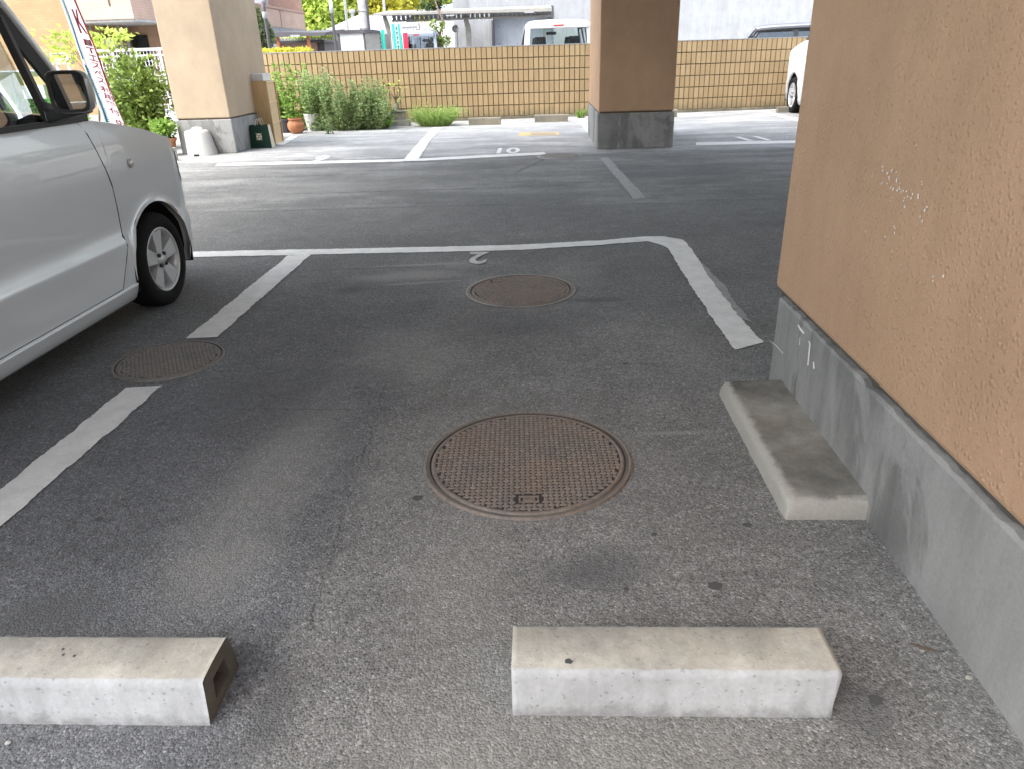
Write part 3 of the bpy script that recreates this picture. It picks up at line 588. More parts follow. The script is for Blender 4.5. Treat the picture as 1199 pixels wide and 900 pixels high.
# ------------------------------------------------------------------ manhole covers
MG = 'round iron manhole covers in the asphalt'
def manhole(label, cx, cy, r, iron, ring=0.0, rot=0.0, pitch=0.021, plates=(), full=True):
    t = thing('manhole_cover', label, 'manhole cover', (cx, cy, 0), MG)
    if ring:
        b = MB(); b.lathe([(r + ring, 0.0022), (r + ring * .95, 0.0045), (r + .003, 0.005)], 64, (cx, cy, 0)); b.build('collar', M['ring_concrete'], t)
    b = MB(); ri = r * .925
    b.lathe([(r, .001), (r - .003, .0075), (r - .009, .0078), (r - .011, .0052)], 96, (cx, cy, 0)); b.lathe([(r - .011, .0052), (ri + .006, .0058)], 96, (cx, cy, 0), mi=1); b.lathe([(ri + .006, .0058), (ri + .004, .0016), (ri + .001, .0016)], 96, (cx, cy, 0), mi=2); b.build('frame_ring', [iron, M['ring_sand'], M['iron_pit']], t)
    b = MB(); b.lathe([(ri + .0005, .0016), (ri - .003, .0070), (ri - .006, .0074), (ri - .012, .0075), (ri - .0135, .0050), (0.0001, .0050)], 96, (cx, cy, 0), mi=0)
    ca, sa = math.cos(rot), math.sin(rot); R2 = ri - .0145
    def P(u, v, z): return (cx + u * ca - v * sa, cy + u * sa + v * ca, z)
    N = int(R2 / pitch) + 1
    if full:
        b.lathe([(R2 + .003, .00515), (0.0001, .00515)], 64, (cx, cy, 0), mi=1)
        for i in range(-N, N + 1):
            for j in range(-N, N + 1):
                u, v = i * pitch, j * pitch
                if math.hypot(u, v) > R2 - pitch * .12: continue
                if any(x0 - pitch * .25 < u < x1 + pitch * .25 and w0 - pitch * .25 < v < w1 + pitch * .25 for x0, w0, x1, w1 in plates): continue
                hz = (i + j) % 2 == 0; L, w = pitch * .76, pitch * .335
                z0, z1 = .0051, .0086; s = .72
                def q(a, c, z): return P(u + (a if hz else c), v + (c if hz else a), z)
                lo = [q(-L, 0, z0), q(-L * .55, -w, z0), q(L * .55, -w, z0), q(L, 0, z0), q(L * .55, w, z0), q(-L * .55, w, z0)]
                hi = [q(-L * s, 0, z1), q(-L * .5 * s, -w * s, z1), q(L * .5 * s, -w * s, z1), q(L * s, 0, z1), q(L * .5 * s, w * s, z1), q(-L * .5 * s, w * s, z1)]
                b.add(lo + hi, [(6, 7, 8, 9, 10, 11)] + [(m, (m + 1) % 6, 6 + (m + 1) % 6, 6 + m) for m in range(6)], 0, False)
        for x0, w0, x1, w1 in plates:
            def bx(a0, c0, a1, c1, z): b.hexa([P(a0, c0, .005), P(a1, c0, .005), P(a1, c1, .005), P(a0, c1, .005), P(a0, c0, z), P(a1, c0, z), P(a1, c1, z), P(a0, c1, z)], 0)
            e = .005
            bx(x0, w0, x1, w0 + e, .0088); bx(x0, w1 - e, x1, w1, .0088); bx(x0, w0 + e, x0 + e, w1 - e, .0088); bx(x1 - e, w0 + e, x1, w1 - e, .0088)
            bx(x0 + .012, w0 + .010, x1 - .012, w1 - .010, .0078)
    b.build('cover', [iron, M['iron_pit']], t)
    return t
manhole('large rust brown manhole cover in the nearest bay', -0.052, 2.025, 0.338, M['iron'], 0, 0.03, 0.0168, ((-.030, -.255, .030, -.222),))
manhole('rusty manhole cover with a pale collar below the painted number 2', -0.118, 3.868, 0.295, M['iron'], 0.012, 0.35, 0.0172, ((-.10, .19, -.03, .22),))
manhole('dull grey manhole cover set in the gap of the white bay line', -1.666, 2.905, 0.235, M['iron_dull'], 0, 0.5, 0.0165)
manhole('small pale ringed manhole cover at the far bay line near the brown pillar', 0.25, 9.60, 0.26, M['iron_dull'], 0.03, 0.2, 0.03)

# ------------------------------------------------------------------ tiled boundary wall
def WY(x): return 15.83 + 0.122 * x
bw = thing('tiled_wall', 'beige boundary wall of upright tiles in six rows beyond the far bays', 'wall', (0, 15.83, 0))
ux = Vector((1, 0.122, 0)).normalized(); un = Vector((0.122, -1, 0)).normalized()  # un points to the camera
def WP(s, z, o=0.0):
    p = Vector((0, 15.83, 0)) + ux * s + un * o; return (p.x, p.y, z)
b = MB(); b.hexa([WP(-7, 0, -.012), WP(9, 0, -.012), WP(9, 0, -.14), WP(-7, 0, -.14), WP(-7, 1.352, -.012), WP(9, 1.352, -.012), WP(9, 1.352, -.14), WP(-7, 1.352, -.14)]); b.build('mortar_core', M['joint'], bw)
b = MB(); pt, rh, z0 = 0.1045, 0.219, 0.05
for r in range(6):
    for i in range(int(16 / pt)):
        s0 = -7 + i * pt + random.uniform(-.001, .001); s1 = s0 + pt - .0125; za = z0 + r * rh + .004; zb = za + rh - .0135; o = random.uniform(-.001, .0015); e = .005
        b.add([WP(s0, za, -.013), WP(s1, za, -.013), WP(s1, zb, -.013), WP(s0, zb, -.013), WP(s0 + e, za + e, o), WP(s1 - e, za + e, o), WP(s1 - e, zb - e, o), WP(s0 + e, zb - e, o)], [(4, 5, 6, 7), (0, 1, 5, 4), (1, 2, 6, 5), (2, 3, 7, 6), (3, 0, 4, 7)])
b.build('tiles', M['tile'], bw)
b = MB(); b.hexa([WP(-7, 0, .07), WP(9, 0, .07), WP(9, 0, -.011), WP(-7, 0, -.011), WP(-7, .046, .06), WP(9, .046, .06), WP(9, .05, -.011), WP(-7, .05, -.011)]); b.build('footing', M['kerb'], bw)
b = MB(); b.hexa([WP(-7, 1.355, .004), WP(9, 1.355, .004), WP(9, 1.355, -.15), WP(-7, 1.355, -.15), WP(-7, 1.37, .003), WP(9, 1.37, .003), WP(9, 1.37, -.15), WP(-7, 1.37, -.15)]); b.build('coping', M['fair'], bw)

# ------------------------------------------------------------------ cars (one builder, local axes: front +Y, front axle at y = 0)
HZ = [.12, .16, .21, .30, .40, .425, .445, .60, .75, .86, .93, .985]; HWV = [.690, .708, .720, .728, .738, .738, .724, .733, .735, .727, .717, .702]
FZ = [.16, .25, .45, .60, .74, .80, .90]; FYV = [.585, .63, .645, .63, .59, .57, .54]
U0, UR = .29, -2.71
def cpt(u, z, side=1, off=0.0):
    hw = float(np.interp(z, HZ, HWV)) - off
    if u > U0:
        th = (u - U0) * math.pi / 2; n = 2.5; yf = float(np.interp(z, FZ, FYV)) - off
        return (side * hw * max(0, math.cos(th)) ** (2 / n), U0 + (yf - U0) * math.sin(th) ** (2 / n), z)
    if u < UR:
        th = (UR - u) * math.pi / 2; n = 6
        return (side * hw * max(0, math.cos(th)) ** (2 / n), UR - (.09 - off) * math.sin(th) ** (2 / n), z)
    return (side * hw, u, z)
TU = [-.44, -.3, -.1, .1, .2, .29, .59, .89, 1.29]; TZ = [.985, .978, .945, .905, .878, .852, .800, .765, .745]
def ztop(u): return float(np.interp(u, TU, TZ))
def seam(z): return float(np.interp(z, [.15, .20, .39, .70, .95, .985], [-.44, -.435, -.33, -.325, -.395, -.425]))
def build_car(label, paint, cat='car', glass='glass', parts_detail=True, group=None, sx=1.0, sy=1.0, sz=1.0):
    root = thing('parked_car', label, cat, (0, 0, 0), group); P = M[paint]
    bd = FB = MB(); RB = MB(); zr = [.17, .25, .33, .39, .41, .425, .445, .52, .60, .68, .76, .84, .91, .95, .985]
    AR = .300
    def arch(u, c): return .255 + math.sqrt(max(0, AR * AR - (u - c) ** 2)) if abs(u - c) < AR else .17
    for sd in (1, -1):
        bd = FB   # front wing and nose
        us = [None, -.38, -.3201, -.3001] + [-.30 * math.cos(math.pi * i / 20) for i in range(0, 21)] + [.3002, .34, .40, .46, .52, .58, .66, .74, .82, .90, 1.0, 1.1, 1.2, 1.29]
        cols = []
        for i, u in enumerate(us):
            uu = -.45 if u is None else u
            if u is not None and abs(u) <= .30: zb = .255 + math.sqrt(max(0, .09 - u * u))
            else: zb = .17
            zt = ztop(uu); col = []
            for j in range(15):
                z = zb + (zt - zb) * j / 14
                w = min(1, max(0, (uu + .41) / .11)); s = seam(z) + .004
                ue = s + (max(uu, s) - s) * 1.0 if u is None else s + (uu + .45) / .15 * (-.30 - s) if uu < -.30 else uu
                p = cpt(ue, z, sd)
                if abs(ue) < .6 and z < .8:   # soft flare round the arch
                    dd = math.hypot(ue, z - .255) - AR
                    if -.02 < dd < .09: p = (p[0] + sd * .010 * math.exp(-(dd / .022) ** 2), p[1], p[2])
                col.append(p)
            cols.append(col)
        bd.grid(cols, 0, True, flip=(sd < 0))
        bd.grid([[c[0], (c[0][0] * .9, c[0][1] - .05, c[0][2] - .004)] for c in cols[25:]], 0, True)
        # return lip of the arch
        lip = [[c[0], (c[0][0] - sd * .035, c[0][1], c[0][2] + .002)] for c in cols[3:26]]; bd.grid(lip, 0, True)
        # rear quarter and tail
        bd = RB
        us = [-2.05, -2.119, -2.1201] + [-2.42 + .30 * math.cos(math.pi * i / 18) for i in range(19)] + [-2.7201, -2.76, -2.85, -3.0, -3.15, -3.3, -3.45, -3.6, -3.71]
        cols = []
        for u in us:
            inA = abs(u + 2.42) <= .30; zb = .255 + math.sqrt(max(0, .09 - (u + 2.42) ** 2)) if inA else .17
            cols.append([cpt(max(u, -3.71), zb + (.985 - zb) * j / 14, sd) for j in range(15)])
        bd.grid(cols, 0, True, flip=(sd > 0))
    for q_, nm in ((FB, 'front_body'), (RB, 'rear_body')):
        bo = q_.build(nm, P, root, True); bm = bmesh.new(); bm.from_mesh(bo.data); bmesh.ops.remove_doubles(bm, verts=bm.verts, dist=1e-4); bm.to_mesh(bo.data); bm.free()
    ib = MB()   # dark inner shell behind the panel gaps, floor
    for sd in (1, -1):
        for ua, ub in ((-2.1, -.33),):
            ib.grid([[cpt(ua + (ub - ua) * i / 10, z, sd, .018) for z in (.19, .41, .6, .8, .975)] for i in range(11)], 0)
    ib.box((-.62, -2.72, .17), (.62, .50, .30)); ib.box((-.50, -.30, .30), (.50, .52, .70)); ib.box((-.69, -2.1, .17), (.69, -.36, .24))
    for sd in (1, -1):
        for cy in (0, -2.42):
            rows = [[(sd * x, cy + math.cos(t) * .315, .255 + math.sin(t) * .315) for x in (.735, .50)] for t in [math.pi * i / 16 - .3 * (1 - 2 * i / 16) for i in range(17)]]
            ib.grid(rows, 0, True)
            ib.add([(sd * .50, p[1][1], p[1][2]) for p in rows] + [(sd * .5, cy + .3, .17), (sd * .5, cy - .3, .17)][::1], [tuple(range(17))])
    ib.build('underbody', M['darkvoid'], root, True)
    hb = MB(); rows = []
    for u in [-.40, -.30, -.22, -.1, 0, .1, .2, .29, .36, .45, .55, .68, .82, .95, 1.1, 1.2]:
        e = cpt(u, ztop(u), 1); cr = float(np.interp(u, [-.36, .2, 1.2], [.055, .05, .006]))
        rows.append([(e[0] * t, e[1] + .03 * (1 - t * t) * (1 if u < .3 else 0), e[2] + cr * (1 - abs(t) ** 2.6)) for t in [-1, -.96, -.9, -.75, -.5, -.25, 0, .25, .5, .75, .9, .96, 1]])
    hb.grid(rows, 0, True, flip=True); hb.build('hood', P, root, True)
    # doors, skirt, mouldings
    zd = [.212, .26, .33, .395, .408, .425, .446, .52, .60, .68, .76, .84, .90, .95, .985]
    for sd in (1, -1):
        d = MB(); rows = []
        for a in [0, .02, .1, .2, .35, .5, .65, .8, .9, .98, 1]:
            rows.append([cpt(-1.375 + (seam(z) - .003 + 1.375) * a, z, sd) for z in zd])
        d.grid(rows, 0, True, flip=(sd < 0)); dr = d.build('door', P, root, True)
        h = MB(); h.tube([(sd * .738, -1.26, .80), (sd * .758, -1.24, .805), (sd * .760, -1.14, .805), (sd * .738, -1.12, .80)], .012, 8); h.build('handle', P, dr, True)
        d = MB(); rows = []
        for a in [0, .05, .2, .4, .6, .8, .95, 1]:
            rows.append([cpt(max(-1.383 - .66 * a, -2.046) if z > .5 else max(-1.383 - .66 * a, -2.046), z, sd) for z in zd])
        d.grid(rows, 0, True, flip=(sd > 0)); dr = d.build('door', P, root, True)
        h = MB(); h.tube([(sd * .738, -1.93, .80), (sd * .758, -1.91, .805), (sd * .760, -1.81, .805), (sd * .738, -1.79, .80)], .012, 8); h.build('handle', P, dr, True)
        k2 = MB(); k2.grid([[(sd * (x + o), y, z) for (x, z) in ((.66, .125), (.695, .122), (.708, .135), (.722, .165), (.732, .195), (.735, .207), (.722, .2095))] for y, o in ((-2.12, -.004), (-2.1, 0), (-1.2, 0), (-.42, 0), (-.315, 0), (-.303, -.004))], 0, True); k2.build('side_skirt', P, root, True)
        bl = MB(); bl.bar((sd * .706, -2.70, .991), (sd * .706, -.40, .991), .016, .022); bl.build('belt_moulding', M['black'], root, True)
        # greenhouse on this side
        def gx(z): return .700 - (z - .985) * .20
        def gp(y, z, o=0.0): return (sd * (gx(z) - o), y, z)
        fr = MB()
        fr.tube([(sd * .655, -.275, .995), (sd * .628, -.41, 1.22), (sd * .603, -.52, 1.40), (sd * .578, -.645, 1.575)], [.024, .023, .022, .022], 10); fr.build('front_roof_pillar', P, root, True)
        fr = MB(); fr.bar(gp(-.585, .99, .01), gp(-.60, 1.40, .01), .030, .030); fr.bar(gp(-.585, .995, .008), gp(-.33, .995, .008), .03, .03); fr.bar(gp(-.36, 1.01, .012), gp(-.60, 1.415, .012), .022, .05)
        fr.bar(gp(-.60, 1.40, .012), gp(-.66, 1.51, .012), .03, .03); fr.bar(gp(-.64, 1.51, .012), gp(-2.66, 1.51, .012), .03, .03)
        for y in (-1.38, -2.08): fr.bar(gp(y, .99, .012), gp(y, 1.51, .012), .03, .085)
        fr.build('window_frame', M['black'], root, True)
        for (ya, yb, y2a, y2b, n) in ((-1.34, -.60, -1.34, -.665, 'front'), (-2.04, -1.42, -2.04, -1.42, 'rear'), (-2.60, -2.12, -2.56, -2.12, 'quarter')):
            g = MB(); g.grid([[gp(ya, .99, .02), gp(y2a, 1.51, .02)], [gp(yb, .99, .02), gp(y2b, 1.51, .02)]], 0, False); g.build('side_window', M[glass], root, True)
        g = MB(); g.add([gp(-.585, 1.0, .02), gp(-.36, 1.0, .02), gp(-.60, 1.40, .02)], [(0, 1, 2)]); g.build('side_window', M[glass], root, True)
        fr = MB(); fr.bar((sd * .64, -2.74, .985), (sd * .585, -2.66, 1.56), .10, .10); fr.build('rear_roof_pillar', P, root, True)
        # mirror: housing, glass, arm
        mb = MB(); rows = []
        for (dy, s) in ((0, 1.0), (.004, 1.03), (.03, 1.02), (.06, .93), (.085, .72), (.095, .35)):
            rows.append([(sd * (.838 + .074 * s * math.copysign(abs(math.cos(t)) ** .42, math.cos(t))), -.645 + dy + .014 * s * math.copysign(abs(math.cos(t)) ** .42, math.cos(t)), 1.113 + .080 * s * math.copysign(abs(math.sin(t)) ** .42, math.sin(t))) for t in [2 * math.pi * i / 28 for i in range(29)]])
        mb.grid(rows, 0, True); mi = mb.build('wing_mirror', P if False else M['mirror_shell'], root, True)
        rim = MB(); c0 = rows[0]; cc = (sd * .838, -.645, 1.113)
        rin = [tuple(cc[i] + (p[i] - cc[i]) * .84 for i in range(3)) for p in c0]; rin2 = [(p[0], p[1] + .006, p[2]) for p in rin]
        rim.grid([c0, rin, rin2], 0, True); rim.build('mirror_rim', M['black'], mi, True)
        gl = MB(); gl.add([(p[0], p[1] - .001, p[2]) for p in rin2], [tuple(range(29))]); gl.build('mirror_glass', M['mirror'], mi, True)
        ar = MB(); ar.hexa([(sd * .70, -.63, .992), (sd * .70, -.47, .992), (sd * .88, -.56, 1.03), (sd * .88, -.62, 1.03), (sd * .69, -.61, 1.045), (sd * .69, -.50, 1.045), (sd * .87, -.57, 1.06), (sd * .87, -.62, 1.06)]); ar.hexa([(sd * .685, -.60, .985), (sd * .715, -.60, .985), (sd * .715, -.34, .985), (sd * .68, -.34, .985), (sd * .675, -.60, 1.08), (sd * .70, -.60, 1.08), (sd * .70, -.36, 1.02), (sd * .675, -.36, 1.02)])
        ar.build('mirror_arm', M['black'], mi, True, bevel=.008)
        # marker lamp, headlamp, tail lamp
        lm = MB(); lm.lathe([(.021, 0), (.022, sd * .004), (.015, sd * .009), (.0001, sd * .011)], 20, (sd * .7355, -.125, .765), 'x'); lm.build('side_marker', M['lamp_clear'], root, True)
        hl = MB(); hl.grid([[tuple(np.array(cpt(u, z, sd, -.004))) for z in (.60, .66, .72, .765)] for u in (.40, .46, .54, .64, .74)], 0, True); hl.build('headlight', M['lamp_clear'], root, True)
        tl = MB(); tl.grid([[cpt(u, z, sd, -.006) for z in (.60, .75, .9)] for u in (-2.70, -2.80, -3.0, -3.2, -3.35)], 0, True); tl.build('tail_light', M['lamp_red'], root, True)
        # wheels
        for cy in (0, -2.42):
            w = bpy.data.objects.new('wheel', None); COL.objects.link(w); w.parent = root; w.empty_display_size = .1
            xo = sd * .732; c = (0, cy, .247)
            ty = MB(); pr = [(.170, -.012), (.174, -.004), (.203, .002), (.231, -.004), (.245, -.018), (.251, -.04), (.252, -.08), (.251, -.12), (.240, -.15), (.17, -.155)]
            ty.lathe([(r, xo + sd * h) for r, h in pr], 48, c, 'x')
            for gxx in (-.045, -.085, -.118): ty.lathe([(.2525, xo + sd * (gxx - .003)), (.2525, xo + sd * (gxx + .003))], 48, c, 'x', mi=1)
            ty.build('tyre', [M['rubber'], M['darkvoid']], w, True)
            rm = MB(); rm.lathe([(.171, xo - sd * .008), (.167, xo - sd * .004), (.160, xo - sd * .010), (.150, xo - sd * .03), (.145, xo - sd * .11)], 48, c, 'x')
            rm.lathe([(.146, xo - sd * .10), (.0001, xo - sd * .10)], 48, c, 'x', mi=1)
            for q in range(5):
                t = math.pi / 2 + q * 2 * math.pi / 5
                def rp(r, s, x): return (xo - sd * x, cy + math.cos(t) * r - math.sin(t) * s, .247 + math.sin(t) * r + math.cos(t) * s)
                rm.hexa([rp(.03, -.03, .075), rp(.03, .03, .075), rp(.153, .060, .055), rp(.153, -.060, .055), rp(.03, -.024, .022), rp(.03, .024, .022), rp(.153, .048, .014), rp(.153, -.048, .014)], 0)
            rm.lathe([(.052, xo - sd * .05), (.050, xo - sd * .022), (.030, xo - sd * .018), (.026, xo - sd * .012), (.0001, xo - sd * .011)], 32, c, 'x')
            for q in range(4):
                t = math.pi / 4 + q * math.pi / 2
                rm.lathe([(.011, xo - sd * .022), (.0105, xo - sd * .008), (.0001, xo - sd * .006)], 12, (0, cy + math.cos(t) * .038, .247 + math.sin(t) * .038), 'x', mi=1)
            rm.build('rim', [M['alloy'], M['black']], w, True)
    # roof, windscreen, tail gate glass
    rf = MB(); rows = []
    for y, dz in ((-.60, -.022), (-.64, -.006), (-.75, .008), (-1.0, .022), (-1.6, .03), (-2.3, .022), (-2.6, .006), (-2.70, -.012), (-2.735, -.04)):
        rows.append([(x, y + .04 * (1 - (x / .6) ** 2) * (1 if y > -.8 else 0), z + dz) for x, z in ((-.602, 1.515), (-.60, 1.555), (-.585, 1.59), (-.54, 1.612), (-.4, 1.626), (-.2, 1.632), (0, 1.634), (.2, 1.632), (.4, 1.626), (.54, 1.612), (.585, 1.59), (.60, 1.555), (.602, 1.515))])
    rf.grid(rows, 0, True); rf.build('roof', P, root, True)
    ws = MB(); ws.grid([[(.62 * t * (1 - .09 * v), -.25 - .36 * v + .10 * (1 - t * t) * (1 - .6 * v), 1.0 + .58 * v + .03 * (1 - t * t) * (1 - v)) for t in (-1, -.75, -.5, -.25, 0, .25, .5, .75, 1)] for v in (0, .25, .5, .75, 1)], 0, True); ws.build('windscreen', M[glass], root, True)
    rg = MB(); rg.grid([[(t * (.60 - .05 * v), -2.795 + .085 * v - .015 * (1 - t * t), 1.0 + .47 * v) for t in (-1, -.5, 0, .5, 1)] for v in (0, .5, 1)], 0, True); rg.build('rear_window', M[glass], root, True)
    gt = MB(); gt.bar((-.58, -2.735, 1.53), (.58, -2.735, 1.53), .13, .10); gt.bar((-.66, -2.785, .975), (.66, -2.785, .975), .05, .05); gt.build('tail_gate', P, root, True, bevel=.02)
    bl = MB(); bl.bar((-.10, -2.803, 1.53), (.10, -2.803, 1.53), .01, .022); bl.build('brake_light', M['lamp_red'], root, True)
    it = MB()
    it.hexa([(-.62, -.62, .78), (.62, -.62, .78), (.62, -.24, .78), (-.62, -.24, .78), (-.62, -.55, .965), (.62, -.55, .965), (.62, -.24, .985), (-.62, -.24, .985)]); it.build('dashboard', M['black'], root, True, bevel=.02)
    for x in (-.34, .34):
        for y in (-1.15, -2.0):
            st_ = MB(); st_.box((x - .23, y - .1, .38), (x + .23, y + .42, .56)); st_.hexa([(x - .22, y - .16, .55), (x + .22, y - .16, .55), (x + .22, y - .02, .55), (x - .22, y - .02, .55), (x - .18, y - .30, 1.12), (x + .18, y - .30, 1.12), (x + .18, y - .20, 1.12), (x - .18, y - .20, 1.12)])
            st_.hexa([(x - .13, y - .32, 1.15), (x + .13, y - .32, 1.15), (x + .13, y - .22, 1.15), (x - .13, y - .22, 1.15), (x - .11, y - .34, 1.34), (x + .11, y - .34, 1.34), (x + .11, y - .25, 1.34), (x - .11, y - .25, 1.34)]); st_.build('seat', M['seat_fabric'], root, True, bevel=.025)
    sw = MB(); sw.tube([(.34 + .17 * math.cos(t), -.70 - .05 * math.sin(t), .95 + .16 * math.sin(t)) for t in [2 * math.pi * i / 24 for i in range(25)]], .014, 8, cap=False); sw.bar((.34, -.70, .95), (.34, -.55, .88), .12, .10); sw.build('steering_wheel', M['black'], root, True)
    im = MB(); im.bar((-.11, -.50, 1.44), (.11, -.50, 1.44), .04, .06); im.build('inner_mirror', M['black'], root, True)
    return root
M['mirror_shell'] = m_carpaint('grey_mirror_shell', (0.30, 0.305, 0.31))
CG = 'cars parked in the open bays'
car = build_car('silver white boxy small car whose front wheel stands beside the nearest bay line', 'silver_paint')
car.location = (-2.765, 3.745, 0)
b = MB(); b.bar((.30, -.42, .985), (.34, -.44, 1.07), .03, .03); b.bar((.28, -.47, 1.09), (.42, -.45, 1.085), .02, .09); b.build('phone_holder', M['black'], car, True, bevel=.005)
b = MB(); b.lathe([(.030, 0), (.042, .11), (.043, .112), (.040, .108), (.028, .004)], 20, (-.12, -.40, .985)); b.build('drink_cup', M['white_plastic'], car, True)
c2 = build_car('white car at the tiled wall, its front wheel against a wheel stop', 'white_paint'); c2.scale = (1.15, 1.2, 1.32); g0 = G(923, 132.5); c2.location = (g0[0] + .735 * 1.15 + .02, g0[1] + .02, 0)
for o in [o for o in c2.children if o.name.startswith('wing_mirror') and o.data.vertices[0].co.x < 0]:
    for q in list(o.children): bpy.data.objects.remove(q)
    bpy.data.objects.remove(o)
c3 = build_car('white tall van seen from behind above the tiled wall', 'white_paint', 'van'); c3.scale = (1.20, 1.1, 1.17); p = at(646, 50, 18.6); c3.location = (p[0], 18.6 + 2.78 * 1.1, 0); c3.rotation_euler = (0, 0, R(3))
c4 = build_car('dark grey car showing only its roof above the wall before the concrete building', 'grey_paint', 'car', 'glass_dark'); c4.scale = (1.12, 1.15, 1.01); p = at(935, 40, 19.6); c4.location = (p[0] - 1.95, 18.9, 0); c4.rotation_euler = (0, 0, R(72))
c5 = build_car('pale blue car with dark headrests parked behind the turquoise banners', 'blue_paint', 'car', 'glass_dark'); c5.scale = (.86, 1.05, 1.17); p = at(484, 50, 22.6); c5.location = (p[0], 22.6 + 2.9, 0); c5.rotation_euler = (0, 0, R(2))

# ------------------------------------------------------------------ objects by the left pillar
# banner on its pole
bn = thing('advertising_banner', 'white upright banner with red lettering and a cyan edge beside the green shrub', 'banner', (-4.10, 7.0, 0))
YL, YR2 = 6.95, 7.30
def bpt(u, v):   # u across 0..1, v 0 bottom .. 1 top
    pa = (np.array(at(126, 150, YL)), np.array(at(70.5, -4, YL))); pb = (np.array(at(152, 162, YR2)), np.array(at(87.5, -4, YR2)))
    l = pa[0] + (pa[1] - pa[0]) * v; r = pb[0] + (pb[1] - pb[0]) * v
    p = l + (r - l) * u; p = p + np.array([.87, -.5, 0]) * (.012 * math.sin(v * 9 + u * 2) + .02 * math.sin(u * math.pi))
    return tuple(p)
b = MB(); b.grid([[bpt(u / 8, v / 40 * 1.25 - .12) for u in range(9)] for v in range(41)], 0, True); cl = b.build('cloth', M['cloth_white'], bn)
def patch(u0, u1, v0, v1, off, n=30):
    def q(u, v): x = bpt(u, v); return (x[0] + .003 * .87 * off, x[1] - .003 * .5 * off, x[2])
    return [[q(u0 + (u1 - u0) * a / 4, v0 + (v1 - v0) * i / n) for a in range(5)] for i in range(n + 1)]
b = MB(); b.grid(patch(.0, .09, -.1, .50, 1), 0, True); b.grid(patch(0, .07, .54, 1.12, 1), 0, True)
for i in range(26):
    v = .04 + i * .017; b.grid(patch(.09, .09 + random.uniform(.02, .07), v, v + .008, 1.1, 2), 0)
b.build('cyan_edge', M['cloth_cyan'], cl)
b = MB(); b.grid(patch(.80, 1.0, .70, 1.12, 1), 0, True); b.grid(patch(.86, 1.0, .35, .70, 1), 0, True); b.grid(patch(.95, 1.0, -.1, .35, 1), 0, True)
b.build('red_edge', M['cloth_red'], cl)
b = MB()
def letter(ch, u0, u1, v0, v1):
    vs, fs = text_mesh(ch, bold=0.022); P = np.array(vs); lo, hi = P.min(0), P.max(0)
    out = []
    for p in vs:
        u = u0 + (u1 - u0) * (p[0] - lo[0]) / max(1e-6, hi[0] - lo[0]); v = v0 + (v1 - v0) * (p[1] - lo[1]) / max(1e-6, hi[1] - lo[1])
        x = bpt(u, v); out.append((x[0] + .005 * .87, x[1] - .005 * .5, x[2]))
    b.add(out, fs)
letter('K', .30, .78, .74, .91)
for i, ch in enumerate('ITエスペス'): letter(ch, .34, .80, .655 - i * .055, .70 - i * .055)
for i, ch in enumerate('利用受付'): letter(ch, .34, .92, .315 - i * .055, .362 - i * .055)
letter('中', .45, .95, .055, .115)
b.build('lettering', M['cloth_red'], cl)
b = MB(); t0 = bpt(0, -.12); t1 = bpt(0, 1.13); dx = (t1[0] - t0[0]) / (t1[2] - t0[2]); base = (t0[0] - dx * t0[2] - .02, t0[1] + .03, 0.0)
b.tube([base, (t1[0] - .02, t1[1] + .03, t1[2] + .05)], .009, 8); b.tube([(t1[0] - .02, t1[1] + .03, t1[2] + .03), (bpt(1, 1.13)[0], bpt(1, 1.13)[1], t1[2] + .03)], .006, 8); b.build('pole', M['white_plastic'], bn)
b = MB(); b.lathe([(.17, 0), (.17, .05), (.12, .09), (.03, .10), (.02, .2)], 24, base, capb=True); b.build('base', M['dark_pot'], bn)

# white cast weight with a lug on top and a slot below
w0 = G(229, 184); wt = thing('banner_weight', 'white cast concrete weight with a rounded top lug in front of the cream pillar', 'weight', (w0[0], w0[1] + .2, 0))
b = MB(); c = (w0[0] + .02, w0[1] + .22, 0); rows = []
for (rx, ry, z) in ((.200, .17, 0), (.200, .17, .03), (.193, .165, .10), (.178, .155, .22), (.163, .145, .315), (.150, .135, .335), (.12, .11, .345), (.0001, .0001, .347)):
    rows.append([(c[0] + rx * math.copysign(abs(math.cos(t)) ** .75, math.cos(t)) - z * .10, c[1] + ry * math.copysign(abs(math.sin(t)) ** .75, math.sin(t)), z) for t in [6.28319 * i / 32 for i in range(33)]])
b.grid(rows, 0, True); b.build('body', M['white_rough'], wt)
b = MB(); rows = []
for (rx, z) in ((.095, .335), (.092, .352), (.072, .375), (.055, .385), (.0001, .388)):
    rows.append([(c[0] - .02 + rx * math.cos(t), c[1] + .5 * rx * math.sin(t), z) for t in [6.28319 * i / 24 for i in range(25)]])
b.grid(rows, 0, True); b.build('lug', M['white_rough'], wt)
b = MB(); b.box((c[0] - .06, c[1] - .176, .0), (c[0] + .015, c[1] - .10, .028)); b.build('slot', M['darkvoid'], wt)

# oak bookcase standing on end, white box on top, green paper bag
bc = thing('bookcase', 'tall oak coloured three tier bookcase standing beside the cream pillar', 'bookcase', (-4.35, 11.75, 0))
ya, yb = 11.92, 12.34
x0 = at(288, 96, ya)[0]; x1 = at(311.5, 96, ya)[0]; zt = at(300, 95.5, ya)[2]
b = MB(); b.box((x0, ya, .0), (x1, ya + .018, zt)); b.build('side_panel', M['wood'], bc)
b = MB(); b.box((x0, yb - .018, .0), (x1, yb, zt)); b.build('side_panel', M['wood'], bc)
b = MB(); b.box((x0 + .001, ya + .018, .01), (x0 + .008, yb - .018, zt - .01)); b.build('back_panel', M['wood_pale'], bc)
for z in (.002, zt * .335, zt * .665, zt - .020):
    b = MB(); b.box((x0 + .008, ya + .018, z), (x1 - (.004 if 0.1 < z < zt - .1 else 0), yb - .018, z + .018)); b.build('shelf', M['wood_edge'], bc)
